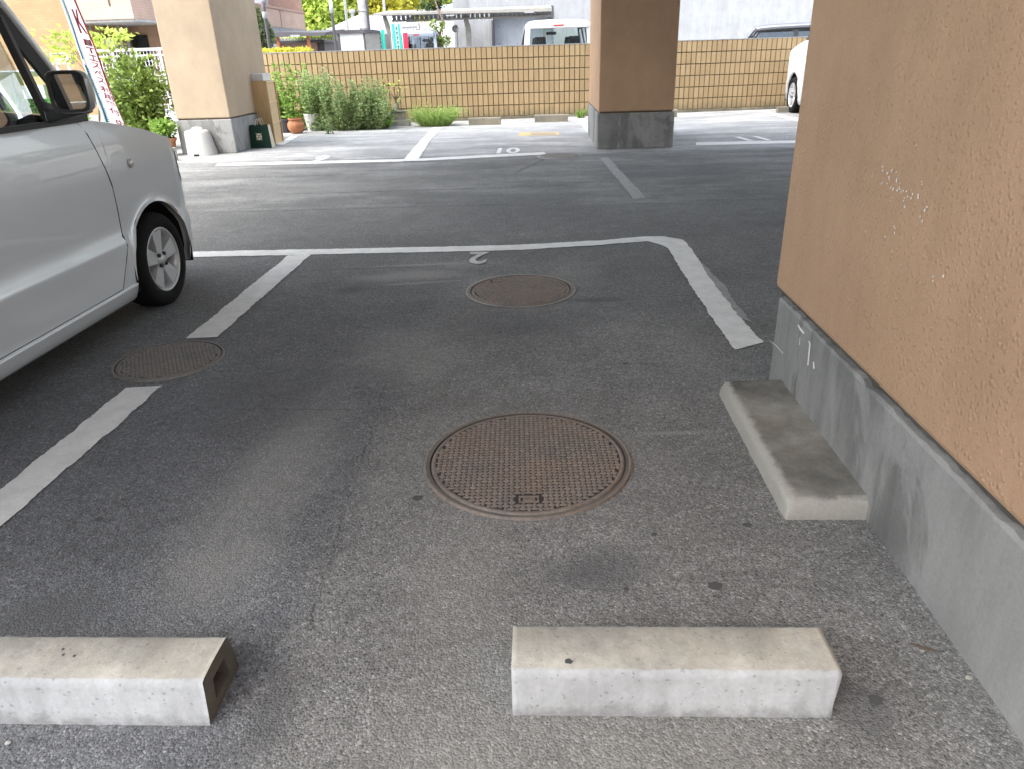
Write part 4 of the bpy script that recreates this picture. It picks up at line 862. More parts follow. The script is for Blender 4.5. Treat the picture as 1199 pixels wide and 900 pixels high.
b = MB(); b.box((x1 - .026, ya + .0185, .02), (x1 - .020, yb - .0185, zt - .02)); b.build('front_panel', M['wood_pale'], bc)
p0 = at(287, 93, 11.78); b = MB(); z1 = zt + .001
b.box((x0 - .03, ya + .03, z1), (at(302, 90, 11.75)[0], yb - .05, z1 + .085)); b.box((x0 - .034, ya + .026, z1 + .0855), (at(302, 90, 11.75)[0] + .004, yb - .046, z1 + .105))
o = b.build('white_box', M['white_sheet'], bevel=.004); tag(o, 'small white lidded box lying on top of the oak bookcase', 'box')

bgp = thing('paper_bag', 'dark green paper shopping bag with a cream round emblem in front of the bookcase', 'bag', (-4.3, 11.4, 0))
ga = at(294, 174, 11.43); gb = at(319, 173, 11.43)
xa, xb = ga[0], gb[0]; yf, yk = 11.42, 11.58; zz = at(308, 147, 11.43)[2]; m1 = .012
F = [(xa, yf, .003), (xb, yf, .003), (xb, yk, .003), (xa, yk, .003), (xa + m1, yf + .05, zz), (xb - .035, yf + .05, zz), (xb - .035, yk - .01, zz), (xa + m1, yk - .01, zz)]
b = MB(); b.add(F, [(0, 1, 5, 4), (2, 3, 7, 6), (3, 0, 4, 7), (0, 3, 2, 1)], 0); b.build('bag_body', M['green_paper'], bgp)
b = MB(); mid = ((xb - .004), (yf + yk) / 2, .003); mt = (xb - .05, (yf + yk) / 2 + .02, zz)
b.add([F[1], mid, mt, F[5], F[2], F[6]], [(0, 1, 2, 3), (1, 4, 5, 2)], 0); b.build('gusset', M['cream_paper'], bgp)
b = MB()
for yy in (yf + .05, yk - .01):
    b = MB(); b.tube([((xa + xb) / 2 - .06 + .05 * (1 - math.cos(t)) * 1.0, yy, zz - .01 + .10 * math.sin(t)) for t in [math.pi * i / 10 for i in range(11)]], .0045, 6); b.build('handle', M['cream_paper'], bgp)
# emblem: cream disc with four dark petals and short rays
b = MB()
def bagp(u, v, o): 
    l = Vector(F[0]).lerp(Vector(F[4]), v); r = Vector(F[1]).lerp(Vector(F[5]), v); q = l.lerp(r, u); return (q.x, q.y - o, q.z)
uw, vh = (xb - xa), zz
def disc(cu_, cv_, ru, rv, o, mi, n=18, rot=0):
    b.add([bagp(cu_ + (math.cos(6.283 * i / n) * ru * math.cos(rot) - math.sin(6.283 * i / n) * rv * math.sin(rot)) / uw, cv_ + (math.cos(6.283 * i / n) * ru * math.sin(rot) + math.sin(6.283 * i / n) * rv * math.cos(rot)) / vh, o) for i in range(n)], [tuple(range(n))], mi)
disc(.46, .50, .046, .050, .002, 0, 24)
for a in range(4):
    t = math.pi / 4 + a * math.pi / 2; disc(.46 + math.cos(t) * .020 / uw, .50 + math.sin(t) * .021 / vh, .0110, .0080, .0035, 1, 10, t); disc(.46 + math.cos(t) * .060 / uw, .50 + math.sin(t) * .063 / vh, .011, .005, .002, 0, 8, t)
b.build('emblem', [M['cream_paper'], M['green_paper']], bgp)

# ------------------------------------------------------------------ plants and pots
def leafquad(b, c, size, asp, dirv=None, mi=0):
    c = Vector(c)
    d = Vector(dirv) if dirv is not None else Vector((random.gauss(0, 1), random.gauss(0, 1), random.gauss(0, .8)))
    d = d.normalized() if d.length > 1e-6 else Vector((0, 0, 1))
    s = d.orthogonal(); s.rotate(Matrix.Rotation(random.uniform(0, 6.28), 3, d)); s.normalize()
    nrm = d.cross(s); L = size * random.uniform(.7, 1.25); w = L * asp / 2
    b.add([c, c + d * L * .45 + s * w + nrm * L * .08, c + d * L, c + d * L * .45 - s * w + nrm * L * .08], [(0, 1, 2, 3)], mi)
def bush(b, c, r, n, size, asp=.5, clumps=10, mi=0, low=0.0):
    cs = []
    for _ in range(clumps):
        while True:
            v = Vector((random.uniform(-1, 1), random.uniform(-1, 1), random.uniform(-1, 1)))
            if .25 < v.length < 1: break
        cs.append((Vector((c[0] + v.x * r[0] * .78, c[1] + v.y * r[1] * .78, c[2] + v.z * r[2] * .8)), random.uniform(.22, .42)))
    for i in range(n):
        p, k_ = random.choice(cs); v = Vector((random.gauss(0, .5), random.gauss(0, .5), random.gauss(0, .5)))
        q = p + Vector((v.x * r[0], v.y * r[1], v.z * r[2])) * k_ * 1.25
        if q.z < low: q.z = low + random.random() * .04
        d = Vector((q.x - c[0], q.y - c[1], q.z - c[2])).normalized() + Vector((random.gauss(0, .7), random.gauss(0, .7), random.gauss(0, .6)))
        leafquad(b, q, size, asp, d, mi)
    return cs
def branches(b, base, tips, r0, r1, n=6):
    for (t, _) in tips:
        m = Vector(base).lerp(t, .5) + Vector((random.uniform(-.1, .1), random.uniform(-.1, .1), .08)) * (t - Vector(base)).length * .5
        b.tube([base, m, t], [r0, (r0 + r1) / 2, r1], n)
def stem_bush(label, cx, cy, w, dpt, h, n, leafm, lsize, asp, per, group=None, name='garden_bush', z0=0.0, lean=.34):
    t = thing(name, label, 'plant', (cx, cy, z0), group); st_, lf = MB(), MB()
    for i in range(n):
        x, y = cx + random.uniform(-1, 1) * w * .6, cy + random.uniform(-1, 1) * dpt * .6; hh = h * random.choice((random.uniform(.5, .85), random.uniform(.8, 1.08))) * (1 - .30 * ((x - cx) / w) ** 2)
        tip = Vector((x + (x - cx) * .55 + random.gauss(0, lean * .3), y + (y - cy) * .5 + random.gauss(0, lean * .3), z0 + hh)); b0 = Vector((x, y, z0)); m = b0.lerp(tip, .5) + Vector((random.gauss(0, .02), random.gauss(0, .02), 0))
        st_.tube([b0, m, tip], [.006, .004, .002], 5)
        for q in range(per):
            a = random.random() ** .8; p = b0.lerp(m, a * 2) if a < .5 else m.lerp(tip, a * 2 - 1)
            th = random.uniform(0, 6.28); d = Vector((math.cos(th), math.sin(th), random.uniform(-.2, .9)))
            leafquad(lf, p, lsize * (1.15 - .35 * a), asp, d)
    lf.build('foliage', leafm, t); st_.build('stems', M['stem'], t); return t
def pot(label, cx, cy, prof, mat, name='flower_pot', soil=True, group='flower pots along the wall', rim=None, h=None):
    t = thing(name, label, 'pot', (cx, cy, 0), group); b = MB(); b.lathe(prof, 28, (cx, cy, 0), capb=True); b.build('pot_body', mat, t)
    if soil:
        r, z = prof[-1]; b = MB(); b.lathe([(r, z - .015), (.0001, z - .005)], 20, (cx, cy, 0)); b.build('soil', M['soil'], t)
    return t
PG = 'green plants growing along the tiled wall'
def gx_(px, py, dY=0.0):
    g = G(px, py); return g[0], g[1] + dY
x, y = gx_(345, 156, .35); stem_bush('tall bright green leafy plant behind the terracotta urn', x - .10, y + .25, .50, .35, 1.12, 40, M['leaf_lush'], .085, .48, 80, PG)
x, y = gx_(368, 156, .25); stem_bush('tall grey green leafy plant rising behind the white pot', x, y + .25, .38, .3, 1.02, 36, M['leaf_sage'], .075, .38, 90, PG)
x, y = gx_(405, 154, .3); stem_bush('dense sage green bush between the white pot and the darker bush', x, y, .42, .34, .80, 62, M['leaf_sage'], .068, .32, 85, PG)
x, y = gx_(432, 153, .3); stem_bush('dense grey green bush beside the dark planter pots', x, y, .40, .34, .86, 64, M['leaf_sage'], .070, .30, 85, PG)
x, y = gx_(449, 151.5, .1); stem_bush('narrow strap leaved green plant at the foot of the grey green bush', x, y, .12, .12, .42, 16, M['leaf_lush'], .16, .16, 8, PG)
x, y = gx_(447, 150, .8); stem_bush('thin upright weed with light leaves against the tiled wall', x, y, .10, .05, .78, 7, M['leaf_lime'], .07, .4, 20, PG)
x, y = gx_(386, 157, .0); stem_bush('small silvery trailing plant spilling beside the white pot', x + .02, y, .07, .06, .34, 9, M['leaf_sage'], .05, .4, 20, PG)
def grass_clump(label, cx, cy, r, h, n, name='grass_clump', mat='leaf_grass', group=None):
    b = MB()
    for i in range(n):
        t = random.uniform(0, 6.28); rr = r * .45 * math.sqrt(random.random()); p = Vector((cx + math.cos(t) * rr, cy + math.sin(t) * rr * .7, 0))
        out = Vector((math.cos(t), math.sin(t) * .7, 0)) * r * random.uniform(.2, .8) * (.4 + rr / r); hh = h * random.uniform(.35, 1.15) * (1 - .9 * (rr / r) ** 2); w = random.uniform(.004, .008)
        sd = Vector((random.gauss(0, 1), random.gauss(0, 1), 0)).normalized() * w
        m = p + out * .45 + Vector((0, 0, hh * .7)); e = p + out * 1.25 + Vector((random.gauss(0, .03), random.gauss(0, .03), hh))
        b.add([p - sd, p + sd, m + sd * .8, m - sd * .8, e], [(0, 1, 2, 3), (3, 2, 4)])
        if i % 3 == 0:
            for q in range(3): leafquad(b, m.lerp(e, random.random()), .045, .35, out + Vector((random.gauss(0, .3), random.gauss(0, .3), .3)))
    o = b.build(name, M[mat]); return tag(o, label, 'grass' if name == 'grass_clump' else 'plant', group)
x, y = gx_(508, 149, .25); grass_clump('low pale green grass clump at the end of the far white bay line', x, y, .62, .36, 900)
x, y = gx_(680, 138.5, .0); grass_clump('tiny bright green weed at the left foot of the brown pillar', x, y, .16, .17, 70, 'weed_tuft', 'leaf_lush')
x, y = gx_(487, 146, .2); stem_bush('tall thin pale weed rising from the grass clump', x, y, .12, .1, .62, 6, M['leaf_lime'], .06, .35, 12, PG)
x, y = gx_(524, 146, .2); stem_bush('wispy dry seed stalks at the wall beside the grass clump', x, y, .12, .06, .62, 4, M['leaf_grass'], .04, .3, 6, PG)
x, y = gx_(345, 157.5, .15); pot('round terracotta urn with a narrow rim on the bay edge', x, y, [(.085, 0), (.135, .06), (.155, .12), (.145, .18), (.115, .215), (.120, .235), (.128, .24), (.128, .262), (.112, .262)], M['terracotta'])
x, y = gx_(364, 154.5, .18); pot('plain white tapered plastic pot under the grey green plant', x, y, [(.10, 0), (.125, .15), (.14, .28), (.145, .285), (.145, .30), (.13, .30)], M['white_plastic'])
x, y = gx_(331, 158, .3); pot('black plastic pot half hidden between bookcase and terracotta urn', x - .05, y + .1, [(.10, 0), (.13, .22), (.135, .24), (.12, .24)], M['dark_pot'])
x, y = gx_(449, 150.5, .25); pot('dark blue round pot with a small orange flower', x, y, [(.08, 0), (.11, .16), (.125, .20), (.11, .20)], M['dark_pot'])
b = MB(); 
for i in range(30): leafquad(b, (x + random.gauss(0, .05), y + random.gauss(0, .05), .22 + random.random() * .16), .05, .5)
o = b.build('flower_plant', [M['leaf_lush']]); tag(o, 'small leafy plant in the dark blue pot with orange and white blooms', 'plant', PG)
b = MB()
for i in range(10): leafquad(b, (x + .06 + random.gauss(0, .02), y - .03, .27 + random.random() * .05), .05, .8)
b.build('orange_flower', M['petal_orange'], o)
b = MB()
for i in range(8): leafquad(b, (x + .03 + random.gauss(0, .02), y - .03, .36 + random.random() * .05), .05, .8)
b.build('white_flower', M['petal_white'], o)
# bonsai in a square pot on a kerb block, slab behind
xg, yg = gx_(467, 148.5, .15)
o = MB().box((xg - .165, yg - .06, 0), (xg + .20, yg + .12, .115)).build('concrete_block', M['block'], bevel=.006); tag(o, 'grey concrete kerb block carrying the square bonsai pot', 'block')
bp = thing('bonsai_pot', 'square grey stone pot on the concrete kerb block', 'pot', (xg, yg, .116), 'flower pots along the wall')
b = MB(); b.hexa([(xg - .135, yg - .055, .117), (xg + .10, yg - .055, .117), (xg + .10, yg + .11, .117), (xg - .135, yg + .11, .117), (xg - .16, yg - .07, .26), (xg + .125, yg - .07, .26), (xg + .125, yg + .13, .26), (xg - .16, yg + .13, .26)]); b.box((xg - .17, yg - .08, .2605), (xg + .135, yg + .14, .285)); b.build('pot_body', M['grey_pot'], bp, bevel=.006)
b = MB(); b.box((xg - .15, yg - .06, .2855), (xg + .115, yg + .12, .292)); b.build('soil', M['soil'], bp)
tr_ = thing('small_potted_tree', 'bare little forked tree growing in the square grey pot', 'plant', (xg, yg + .03, .29), PG); b = MB()
T0 = Vector((xg - .03, yg + .03, .29)); f1 = T0 + Vector((-.02, 0, .17)); tips = [T0 + Vector(v) for v in ((-.17, .02, .34), (-.06, -.03, .46), (.10, 0, .40), (.06, .04, .55), (-.22, 0, .50))]
b.tube([T0, T0 + Vector((.015, 0, .08)), f1], [.022, .018, .013], 8)
for t in tips: b.tube([f1, f1.lerp(t, .5) + Vector((.02, 0, -.02)), t], [.010, .006, .003], 6)
b.build('trunk', M['bark'], tr_); b = MB()
for t in tips:
    for q in range(9): leafquad(b, t + Vector((random.gauss(0, .045), random.gauss(0, .04), random.gauss(0, .04))), .06, .6)
b.build('crown', M['leaf_lime'], tr_)
o = MB().prism([(xg - .22, yg + .02, .0), (xg - .17, yg + .02, .0), (xg - .17, yg + .02, .25), (xg - .22, yg + .02, .25)], (0, .22, 0)).build('stone_slab', M['block'], bevel=.006); tag(o, 'upright grey concrete slab standing left of the kerb block', 'slab')
o = MB().prism([(xg - .17, yg + .13, .292), (xg - .02, yg + .13, .292), (xg + .0, yg + .13, .42), (xg - .06, yg + .13, .43)], (0, .012, 0)).build('pottery_shard', M['block'], bevel=.003); tag(o, 'pale broken pottery shard leaning in the square pot behind the little tree', 'shard')

# left of the pillar: shrub, potted plant, hollow block
g0 = G(184, 186); sx, sy = g0[0], g0[1] + .2
pot('terracotta pot with a broad rim left of the white weight', sx + .02, sy + .12, [(.095, 0), (.135, .20), (.150, .205), (.155, .245), (.14, .245)], M['terracotta'])
pp = thing('potted_herb', 'bushy light green herb filling the terracotta pot left of the white weight', 'plant', (sx, sy + .12, .24), PG); b = MB(); bush(b, (sx + .02, sy + .12, .36), (.22, .20, .12), 700, .055, .75, 14, low=.25); b.build('foliage', M['leaf_lush'], pp)
o = thing('hollow_block', 'small pale hollow concrete block beside the terracotta pot', 'block', (sx + .06, sy - .2, 0)); hx, hy = G(187, 190)[0] + .10, G(187, 190)[1] + .02
b = MB(); A = [(-.09, 0), (.09, 0), (.09, .17), (-.09, .17)]; B_ = [(-.035, .04), (.035, .04), (.035, .11), (-.035, .11)]
for i in range(4):
    j = (i + 1) % 4
    b.add([(hx + A[i][0], hy, A[i][1]), (hx + A[j][0], hy, A[j][1]), (hx + B_[j][0], hy, B_[j][1]), (hx + B_[i][0], hy, B_[i][1])], [(0, 1, 2, 3)]); b.add([(hx + B_[i][0], hy, B_[i][1]), (hx + B_[j][0], hy, B_[j][1]), (hx + B_[j][0], hy + .12, B_[j][1]), (hx + B_[i][0], hy + .12, B_[i][1])], [(0, 1, 2, 3)])
    b.add([(hx + A[i][0], hy, A[i][1]), (hx + A[j][0], hy, A[j][1]), (hx + A[j][0], hy + .14, A[j][1]), (hx + A[i][0], hy + .14, A[i][1])], [(0, 1, 2, 3)])
b.box((hx - .089, hy + .12, .001), (hx + .089, hy + .139, .169)); b.build('block_body', M['block'], o)
sh = thing('leafy_shrub', 'tall loose green shrub between the banner and the cream pillar', 'shrub', at(162, 186, 11.6)[:2] + (0,))
b = MB(); c = at(160, 110, 11.6); cs = bush(b, (c[0], 11.7, .80), (.58, .5, .56), 2700, .085, .62, 26, low=.06); c_ = at(170, 150, 11.4); bush(b, (c_[0], 11.5, .40), (.36, .35, .36), 1300, .08, .6, 12, low=.03)
b.build('foliage', M['leaf_mid'], sh); b = MB(); branches(b, (c[0] + .05, 11.7, 0), cs[:14], .018, .004); b.build('stems', M['bark'], sh)
sh = thing('young_maple', 'thin sapling with pale yellow green leaves behind the banner', 'tree', at(105, 150, 12.6)[:2] + (0,))
b = MB(); c = at(92, 58, 12.6); cs = bush(b, (c[0], 12.6, c[2]), (.75, .4, .26), 300, .10, .5, 14); c = at(118, 46, 12.6); bush(b, (c[0] + .1, 12.6, c[2] + .02), (.45, .3, .14), 170, .10, .5, 8); b.build('crown', M['leaf_lime'], sh)
b = MB(); branches(b, (at(110, 80, 12.6)[0], 12.6, .9), cs[:9], .012, .003); b.tube([(at(112, 150, 12.6)[0], 12.6, 0), (at(110, 80, 12.6)[0], 12.6, .9)], [.022, .013], 8); b.build('trunk', M['bark'], sh)

# ------------------------------------------------------------------ buildings beyond the left side
def X_(px, py, Y): return at(px, py, Y)[0]
def Z_(px, py, Y): return at(px, py, Y)[2]
lb = thing('apartment_building', 'orange tan tiled apartment block with a pink balcony band behind the banner', 'building', (X_(60, 60, 21), 21, 0))
xr = X_(94, 20, 21)
MB().box((X_(-190, 60, 21), 21, 0), (xr, 23.1, 9)).build('wall', M['brick_tan'], lb)
b = MB(); xl2 = X_(95.5, 15, 20.4); xr2 = X_(172, 30, 21); zb = Z_(130, 23, 20.4)
b.box((xl2, 20.4, zb), (xr2, 20.998, zb + 1.25)); b.box((xr + .002, 20.998, zb), (xr2, 21.8, zb + 1.25)); b.build('balcony', M['pink_tile'], lb)
b = MB(); b.box((xr + .004, 20.45, zb - .06), (xr2 - .002, 22.598, zb - .003)); b.build('balcony_slab', M['pole_conc'], lb)
b = MB(); b.box((xr + .003, 22.6, 0), (xr2, 23.1, 9)); b.build('recess_wall', M['brown_wall'], lb)
b = MB(); xx = X_(139, 40, 22.0); b.box((X_(127, 40, 22.2), 22.1, 0), (xx, 22.598, zb - .061)); b.build('inner_pier', M['brick_tan'], lb)
b = MB(); b.box((X_(152, 40, 22.5), 22.54, 0), (X_(170, 40, 22.5), 22.597, Z_(150, 42, 22.5))); b.build('dark_opening', M['darkvoid'], lb)
b = MB(); zz1 = Z_(150, 29, 22)
b.tube([(X_(140, 40, 22), 22, 0), (X_(140, 40, 22), 22, zb - .06)], .03, 8); b.tube([(X_(148, 40, 22.2), 22.2, 0), (X_(148, 40, 22.2), 22.2, zz1 - .1), (X_(150, 30, 22.2), 22.2, zz1), (X_(165, 30, 22.2), 22.2, zz1 + .02), (X_(166, 28, 22.2), 22.2, zb - .06)], .04, 8)
b.tube([(X_(107, 40, 21.2), 21.2, 0), (X_(107, 40, 21.2), 21.2, zb - .06)], .02, 8); b.build('drain_pipe', M['fair'], lb)
b = MB(); b.box((X_(128, 8, 20.4) , 20.385, zb + .3), (X_(128, 8, 20.4) + .04, 20.399, zb + 1.25)); b.build('expansion_joint', M['joint'], lb)
b = MB(); pbox(b, 120, 45, 130, 58, 21.7, .35); o = b.build('ac_unit', M['white_plastic'], lb)
b = MB(); pbox(b, 106, 43, 119, 57, 22.5, .095); b.build('dark_window', M['darkvoid'], lb)
nb = thing('mirror_backdrop', 'plain tan block added out of view for the silver car mirror to reflect', 'building', (-4, -11, 0))  # unseen block behind the camera, added to fill the wing mirror's reflection
MB().box((-16, -17, 0), (5, -11, 7)).build('wall', M['brick_tan'], nb)
for i in range(6):
    x = -15 + i * 3.3; MB().box((x, -10.999, .9), (x + 1.7, -10.95, 2.2)).build('window', M['darkvoid'], nb); MB().box((x, -10.999, 3.7), (x + 1.7, -10.95, 5.0)).build('window', M['darkvoid'], nb)
# white mesh fence
wf = thing('mesh_fence', 'white steel mesh fence behind the shrub and under the pink balcony', 'fence', (X_(140, 65, 17), 17, 0)); b = MB(); Yf = 17.0
za, zb2 = Z_(140, 59, Yf), Z_(140, 95, Yf) - .3; xa, xb = X_(104, 60, Yf), X_(215, 60, Yf)
b.bar((xa, Yf, za), (xb, Yf, za), .05, .05); b.bar((xa, Yf, za - .12), (xb, Yf, za - .12), .03, .03); b.bar((xa, Yf, .15), (xb, Yf, .15), .04, .04)
n = int((xb - xa) / .075)
for i in range(n + 1): b.bar((xa + (xb - xa) * i / n, Yf + .01, .15), (xa + (xb - xa) * i / n, Yf + .01, za), .012, .012)
for i in range(14): b.bar((xa, Yf + .015, .2 + i * .1), (xb, Yf + .015, .2 + i * .1), .008, .008)
b.build('mesh_panel', M['white_sheet'], wf)
for i in range(5):
    x = xa + (xb - xa) * i / 4; MB().box((x - .025, Yf - .03, 0), (x + .025, Yf - .003, za + .03)).build('post', M['white_sheet'], wf)
# green netting fence and its notices, seen through the silver car's windows
nf = thing('netting_fence', 'low fence of green netting seen through the windows of the silver car', 'fence', (X_(20, 100, 13), 13, 0)); Yn = 13.0
zt = Z_(20, 84, Yn); xa, xb = X_(-160, 100, Yn), X_(58, 100, Yn)
MB().add([(xa, Yn, 0), (xb, Yn, 0), (xb, Yn, zt), (xa, Yn, zt)], [(0, 1, 2, 3)]).build('netting', M['net_green'], nf)
b = MB(); b.tube([(xa, Yn - .02, zt), (xb, Yn - .02, zt)], .015, 6); b.build('top_rail', M['steel'], nf)
for i in range(6):
    x = xa + (xb - xa) * i / 5; MB().tube([(x, Yn + .03, 0), (x, Yn + .03, zt + .03)], .02, 8).build('post', M['steel'], nf)
sg = thing('notice_board', 'yellow and white notice hung on the green netting fence', 'notice', (X_(40, 105, 12.9), 12.9, 0)); b = MB(); pbox(b, 27, 100, 52, 116, 12.9, .012); b.build('white_half', M['sign_white'], sg)
b = MB(); pbox(b, 27, 90, 52, 99.8, 12.9, .012); b.build('yellow_half', M['line_yellow'], sg)
ph = thing('wall_cabinet', 'pale pink cabinet with a white frame against the tan building', 'cabinet', (X_(72, 70, 19), 19, 0)); b = MB(); pbox(b, 60, 62, 80, 76, 19, .3); b.build('cabinet_body', M['pink_tile'], ph)
b = MB()
for r_ in ((60, 62, 80, 63.3), (60, 63.4, 61.3, 76), (78.7, 63.4, 80, 76)): pbox(b, *r_, 18.97, .028)
b.build('frame', M['white_sheet'], ph); b = MB(); b.box((X_(62, 70, 19), 19.05, 0), (X_(62, 70, 19) + .06, 19.1, Z_(70, 76, 19))); b.box((X_(78, 70, 19) - .06, 19.05, 0), (X_(78, 70, 19), 19.1, Z_(70, 76, 19))); b.build('leg', M['white_sheet'], ph)
sh = thing('low_shrub', 'low yellow green bushes behind the green netting fence', 'shrub', (X_(15, 110, 13.8), 13.8, 0)); b = MB()
for px in (-60, -20, 20, 60): bush(b, (X_(px, 110, 13.8), 13.8, .38), (.8, .4, .4), 450, .10, .6, 12, low=.03)
b.build('foliage', M['leaf_lush'], sh)

# pink balcony block above the boundary wall
xs_ = X_(357, 25, 30.0); pb = thing('balcony_block', 'rose pink apartment side with balcony parapet and laundry units above the wall', 'building', (xs_ - 3, 26, 0))
zlo, zhi = Z_(357, 35.5, 30), Z_(357, 16.5, 30); Ya_, Yb_ = 23.2, 30.0
MB().box((xs_ - .18, Ya_, zlo), (xs_, Yb_, zhi)).build('parapet', M['pink_tile'], pb)
MB().box((xs_ - .21, Ya_, zhi + .001), (xs_ + .03, Yb_ + .02, zhi + .07)).build('parapet_cap', M['rose_wall'], pb)
MB().box((xs_ - 5, Ya_, zlo - .2), (xs_ - .01, Yb_, zlo - .002)).build('balcony_floor', M['fair'], pb)
MB().box((xs_ - 5, Ya_, zlo), (xs_ - 1.5, Yb_ - .3, zhi + 4)).build('wall', M['brown_wall'], pb)
MB().box((xs_ - 5, Yb_ - .298, zlo), (xs_ - .02, Yb_ - .02, zhi + 4)).build('end_wall', M['rose_wall'], pb)
for y in (23.6, 25.6, 28.0): MB().box((xs_ - 1.498, y, zlo), (xs_ - 1.45, y + 1.1, zhi + 1.2)).build('window', M['darkvoid'], pb)
for y, w in ((23.4, 1.0), (26.2, .8)): MB().box((xs_ - .75, y, zhi - .3), (xs_ - .35, y + w, zhi + .42)).build('ac_unit', M['white_plastic'], pb)
MB().tube([(xs_ - .3, 26.9, zlo), (xs_ - .3, 26.9, zhi + 4)], .05, 8).build('drain_pipe', M['fair'], pb)
for y in (24.0, 27.2): MB().box((xs_ + .001, y - .02, zlo), (xs_ + .006, y + .02, zhi - .01)).build('expansion_joint', M['joint'], pb)
MB().box((xs_ - 5, Ya_ + .2, 0), (xs_ - 1.6, Yb_ - .1, zlo - .201)).build('lower_wall', M['rose_wall'], pb)
# bicycle shelter
bs = thing('bicycle_shelter', 'low dark roofed bicycle shelter on orange posts below the pink balcony', 'shelter', (X_(345, 45, 23), 23, 0)); Yb = 23.0
xa, xb = X_(316, 42, Yb), X_(381, 42, Yb); zt, zl = Z_(350, 37, Yb), Z_(350, 43, Yb)
b = MB(); b.hexa([(xa, Yb, zl), (xb, Yb, zl), (xb, Yb + 2.4, zl + .12), (xa, Yb + 2.4, zl + .12), (xa, Yb, zt), (xb, Yb, zt - .05), (xb, Yb + 2.4, zt + .1), (xa, Yb + 2.4, zt + .1)]); b.build('roof', M['dark_metal'], bs)
b = MB(); pbox(b, 340, 41.2, 351, 43.5, Yb - .012, .01); b.build('sign_plate', M['fair'], bs)
for px in (325.5, 361): x = X_(px, 50, Yb + .3); MB().box((x - .04, Yb + .3, 0), (x + .04, Yb + .38, zl + .01)).build('post', M['orange_post'], bs)
sd_ = thing('storage_shed', 'small brown shed with a dark scalloped eave behind the bicycle shelter', 'shed', (X_(350, 52, 25), 25, 0)); Ys = 25.6
MB().box((X_(326, 55, Ys), Ys, 0), (X_(371, 55, Ys), Ys + 2, Z_(350, 49, Ys))).build('wall', M['rose_wall'], sd_)
MB().box((X_(371, 55, Ys) + .002, Ys + .1, 0), (X_(379, 55, Ys), Ys + 2, Z_(375, 49, Ys))).build('dark_side', M['dark_metal'], sd_)
zr0 = Z_(350, 50, Ys); b = MB(); b.box((X_(322, 50, Ys), Ys - .3, zr0 - .02), (X_(383, 50, Ys), Ys + 2.2, zr0 + .05)); b.build('roof', M['dark_metal'], sd_)
b = MB(); xx = X_(326, 47, Ys)
poly = [(xx, Ys - .31, zr0 + .052)]
for i in range(18): poly += [(xx + i * .105, Ys - .31, zr0 + .06), (xx + i * .105, Ys - .31, zr0 + .12), (xx + i * .105 + .06, Ys - .31, zr0 + .12), (xx + i * .105 + .06, Ys - .31, zr0 + .06)]
poly.append((xx + 17 * .105 + .06, Ys - .31, zr0 + .052)); b.prism(poly, (0, .05, 0)); b.build('eave_trim', M['fair'], sd_)
# clipped shrub, strip hedge, lamp posts
sh = thing('round_shrub', 'clipped grey green rounded shrub behind the wall beside the cream pillar', 'shrub', (X_(300, 40, 19), 19, 0)); b = MB(); c = at(301, 37, 19.2); 
for i in range(3600):
    v = Vector((random.gauss(0, 1), random.gauss(0, 1), random.gauss(0, 1))).normalized() * random.uniform(.75, 1.0); nz = .06 * math.sin(v.x * 9 + v.z * 7) 
    leafquad(b, (c[0] - .12 + v.x * (.44 + nz), 19.2 + v.y * .44, c[2] - .12 + v.z * (.66 + nz)), .09, .7, v + Vector((random.gauss(0, .5), random.gauss(0, .5), random.gauss(0, .5))))
b.build('foliage', M['leaf_round'], sh); b = MB(); b.tube([(c[0] - .12, 19.2, 0), (c[0] - .12, 19.2, c[2])], .05, 8); b.build('trunk', M['bark'], sh)
hd = thing('clipped_hedge', 'narrow yellow green clipped hedge just behind the wall top', 'hedge', (X_(330, 58, 17.0), 17.0, 0)); b = MB(); xa, xb = X_(294, 58, 17), X_(363, 58, 17); zt = Z_(330, 57, 17)
for i in range(3200): leafquad(b, (random.uniform(xa, xb), 17 + random.uniform(-.2, .2), zt - .02 - abs(random.gauss(0, .12)) + .02 * math.sin(i)), .06, .6)
b.build('foliage', M['leaf_yellow'], hd); MB().box((xa, 16.85, 0), (xb, 17.15, zt - .12)).build('inner_twigs', M['bark'], hd)
def lamp(label, px, pt, pl, Y, r):
    t = thing('lamp_post', label, 'lamp post', (X_(px, 50, Y), Y, 0), 'slim lamp posts beyond the wall'); x = X_(px, 40, Y); zt, zl = Z_(px, pt, Y), Z_(px, pl, Y)
    MB().tube([(x, Y, 0), (x, Y, zl)], r, 10).build('pole', M['dark_metal'], t); MB().lathe([(r * 1.1, 0), (r * 1.6, .03), (r * 1.6, .12), (r * 1.3, .14)], 14, (x, Y, zl), capb=True).build('collar', M['fair'], t)
    MB().lathe([(r * 1.3, 0), (r * 1.3, max(.2, zt - zl - .14)), (r * .4, max(.22, zt - zl - .12))], 12, (x, Y, zl + .14), capt=True).build('head', M['dark_metal'] if pt > 5 else M['white_plastic'], t)
lamp('slim dark lamp post with a pale collar beside the rounded shrub', 313.2, 13.5, 22, 18.4, .035); lamp('slim lamp post with a tall white head beside the white hut', 391.5, -20, 16, 20.2, .035)
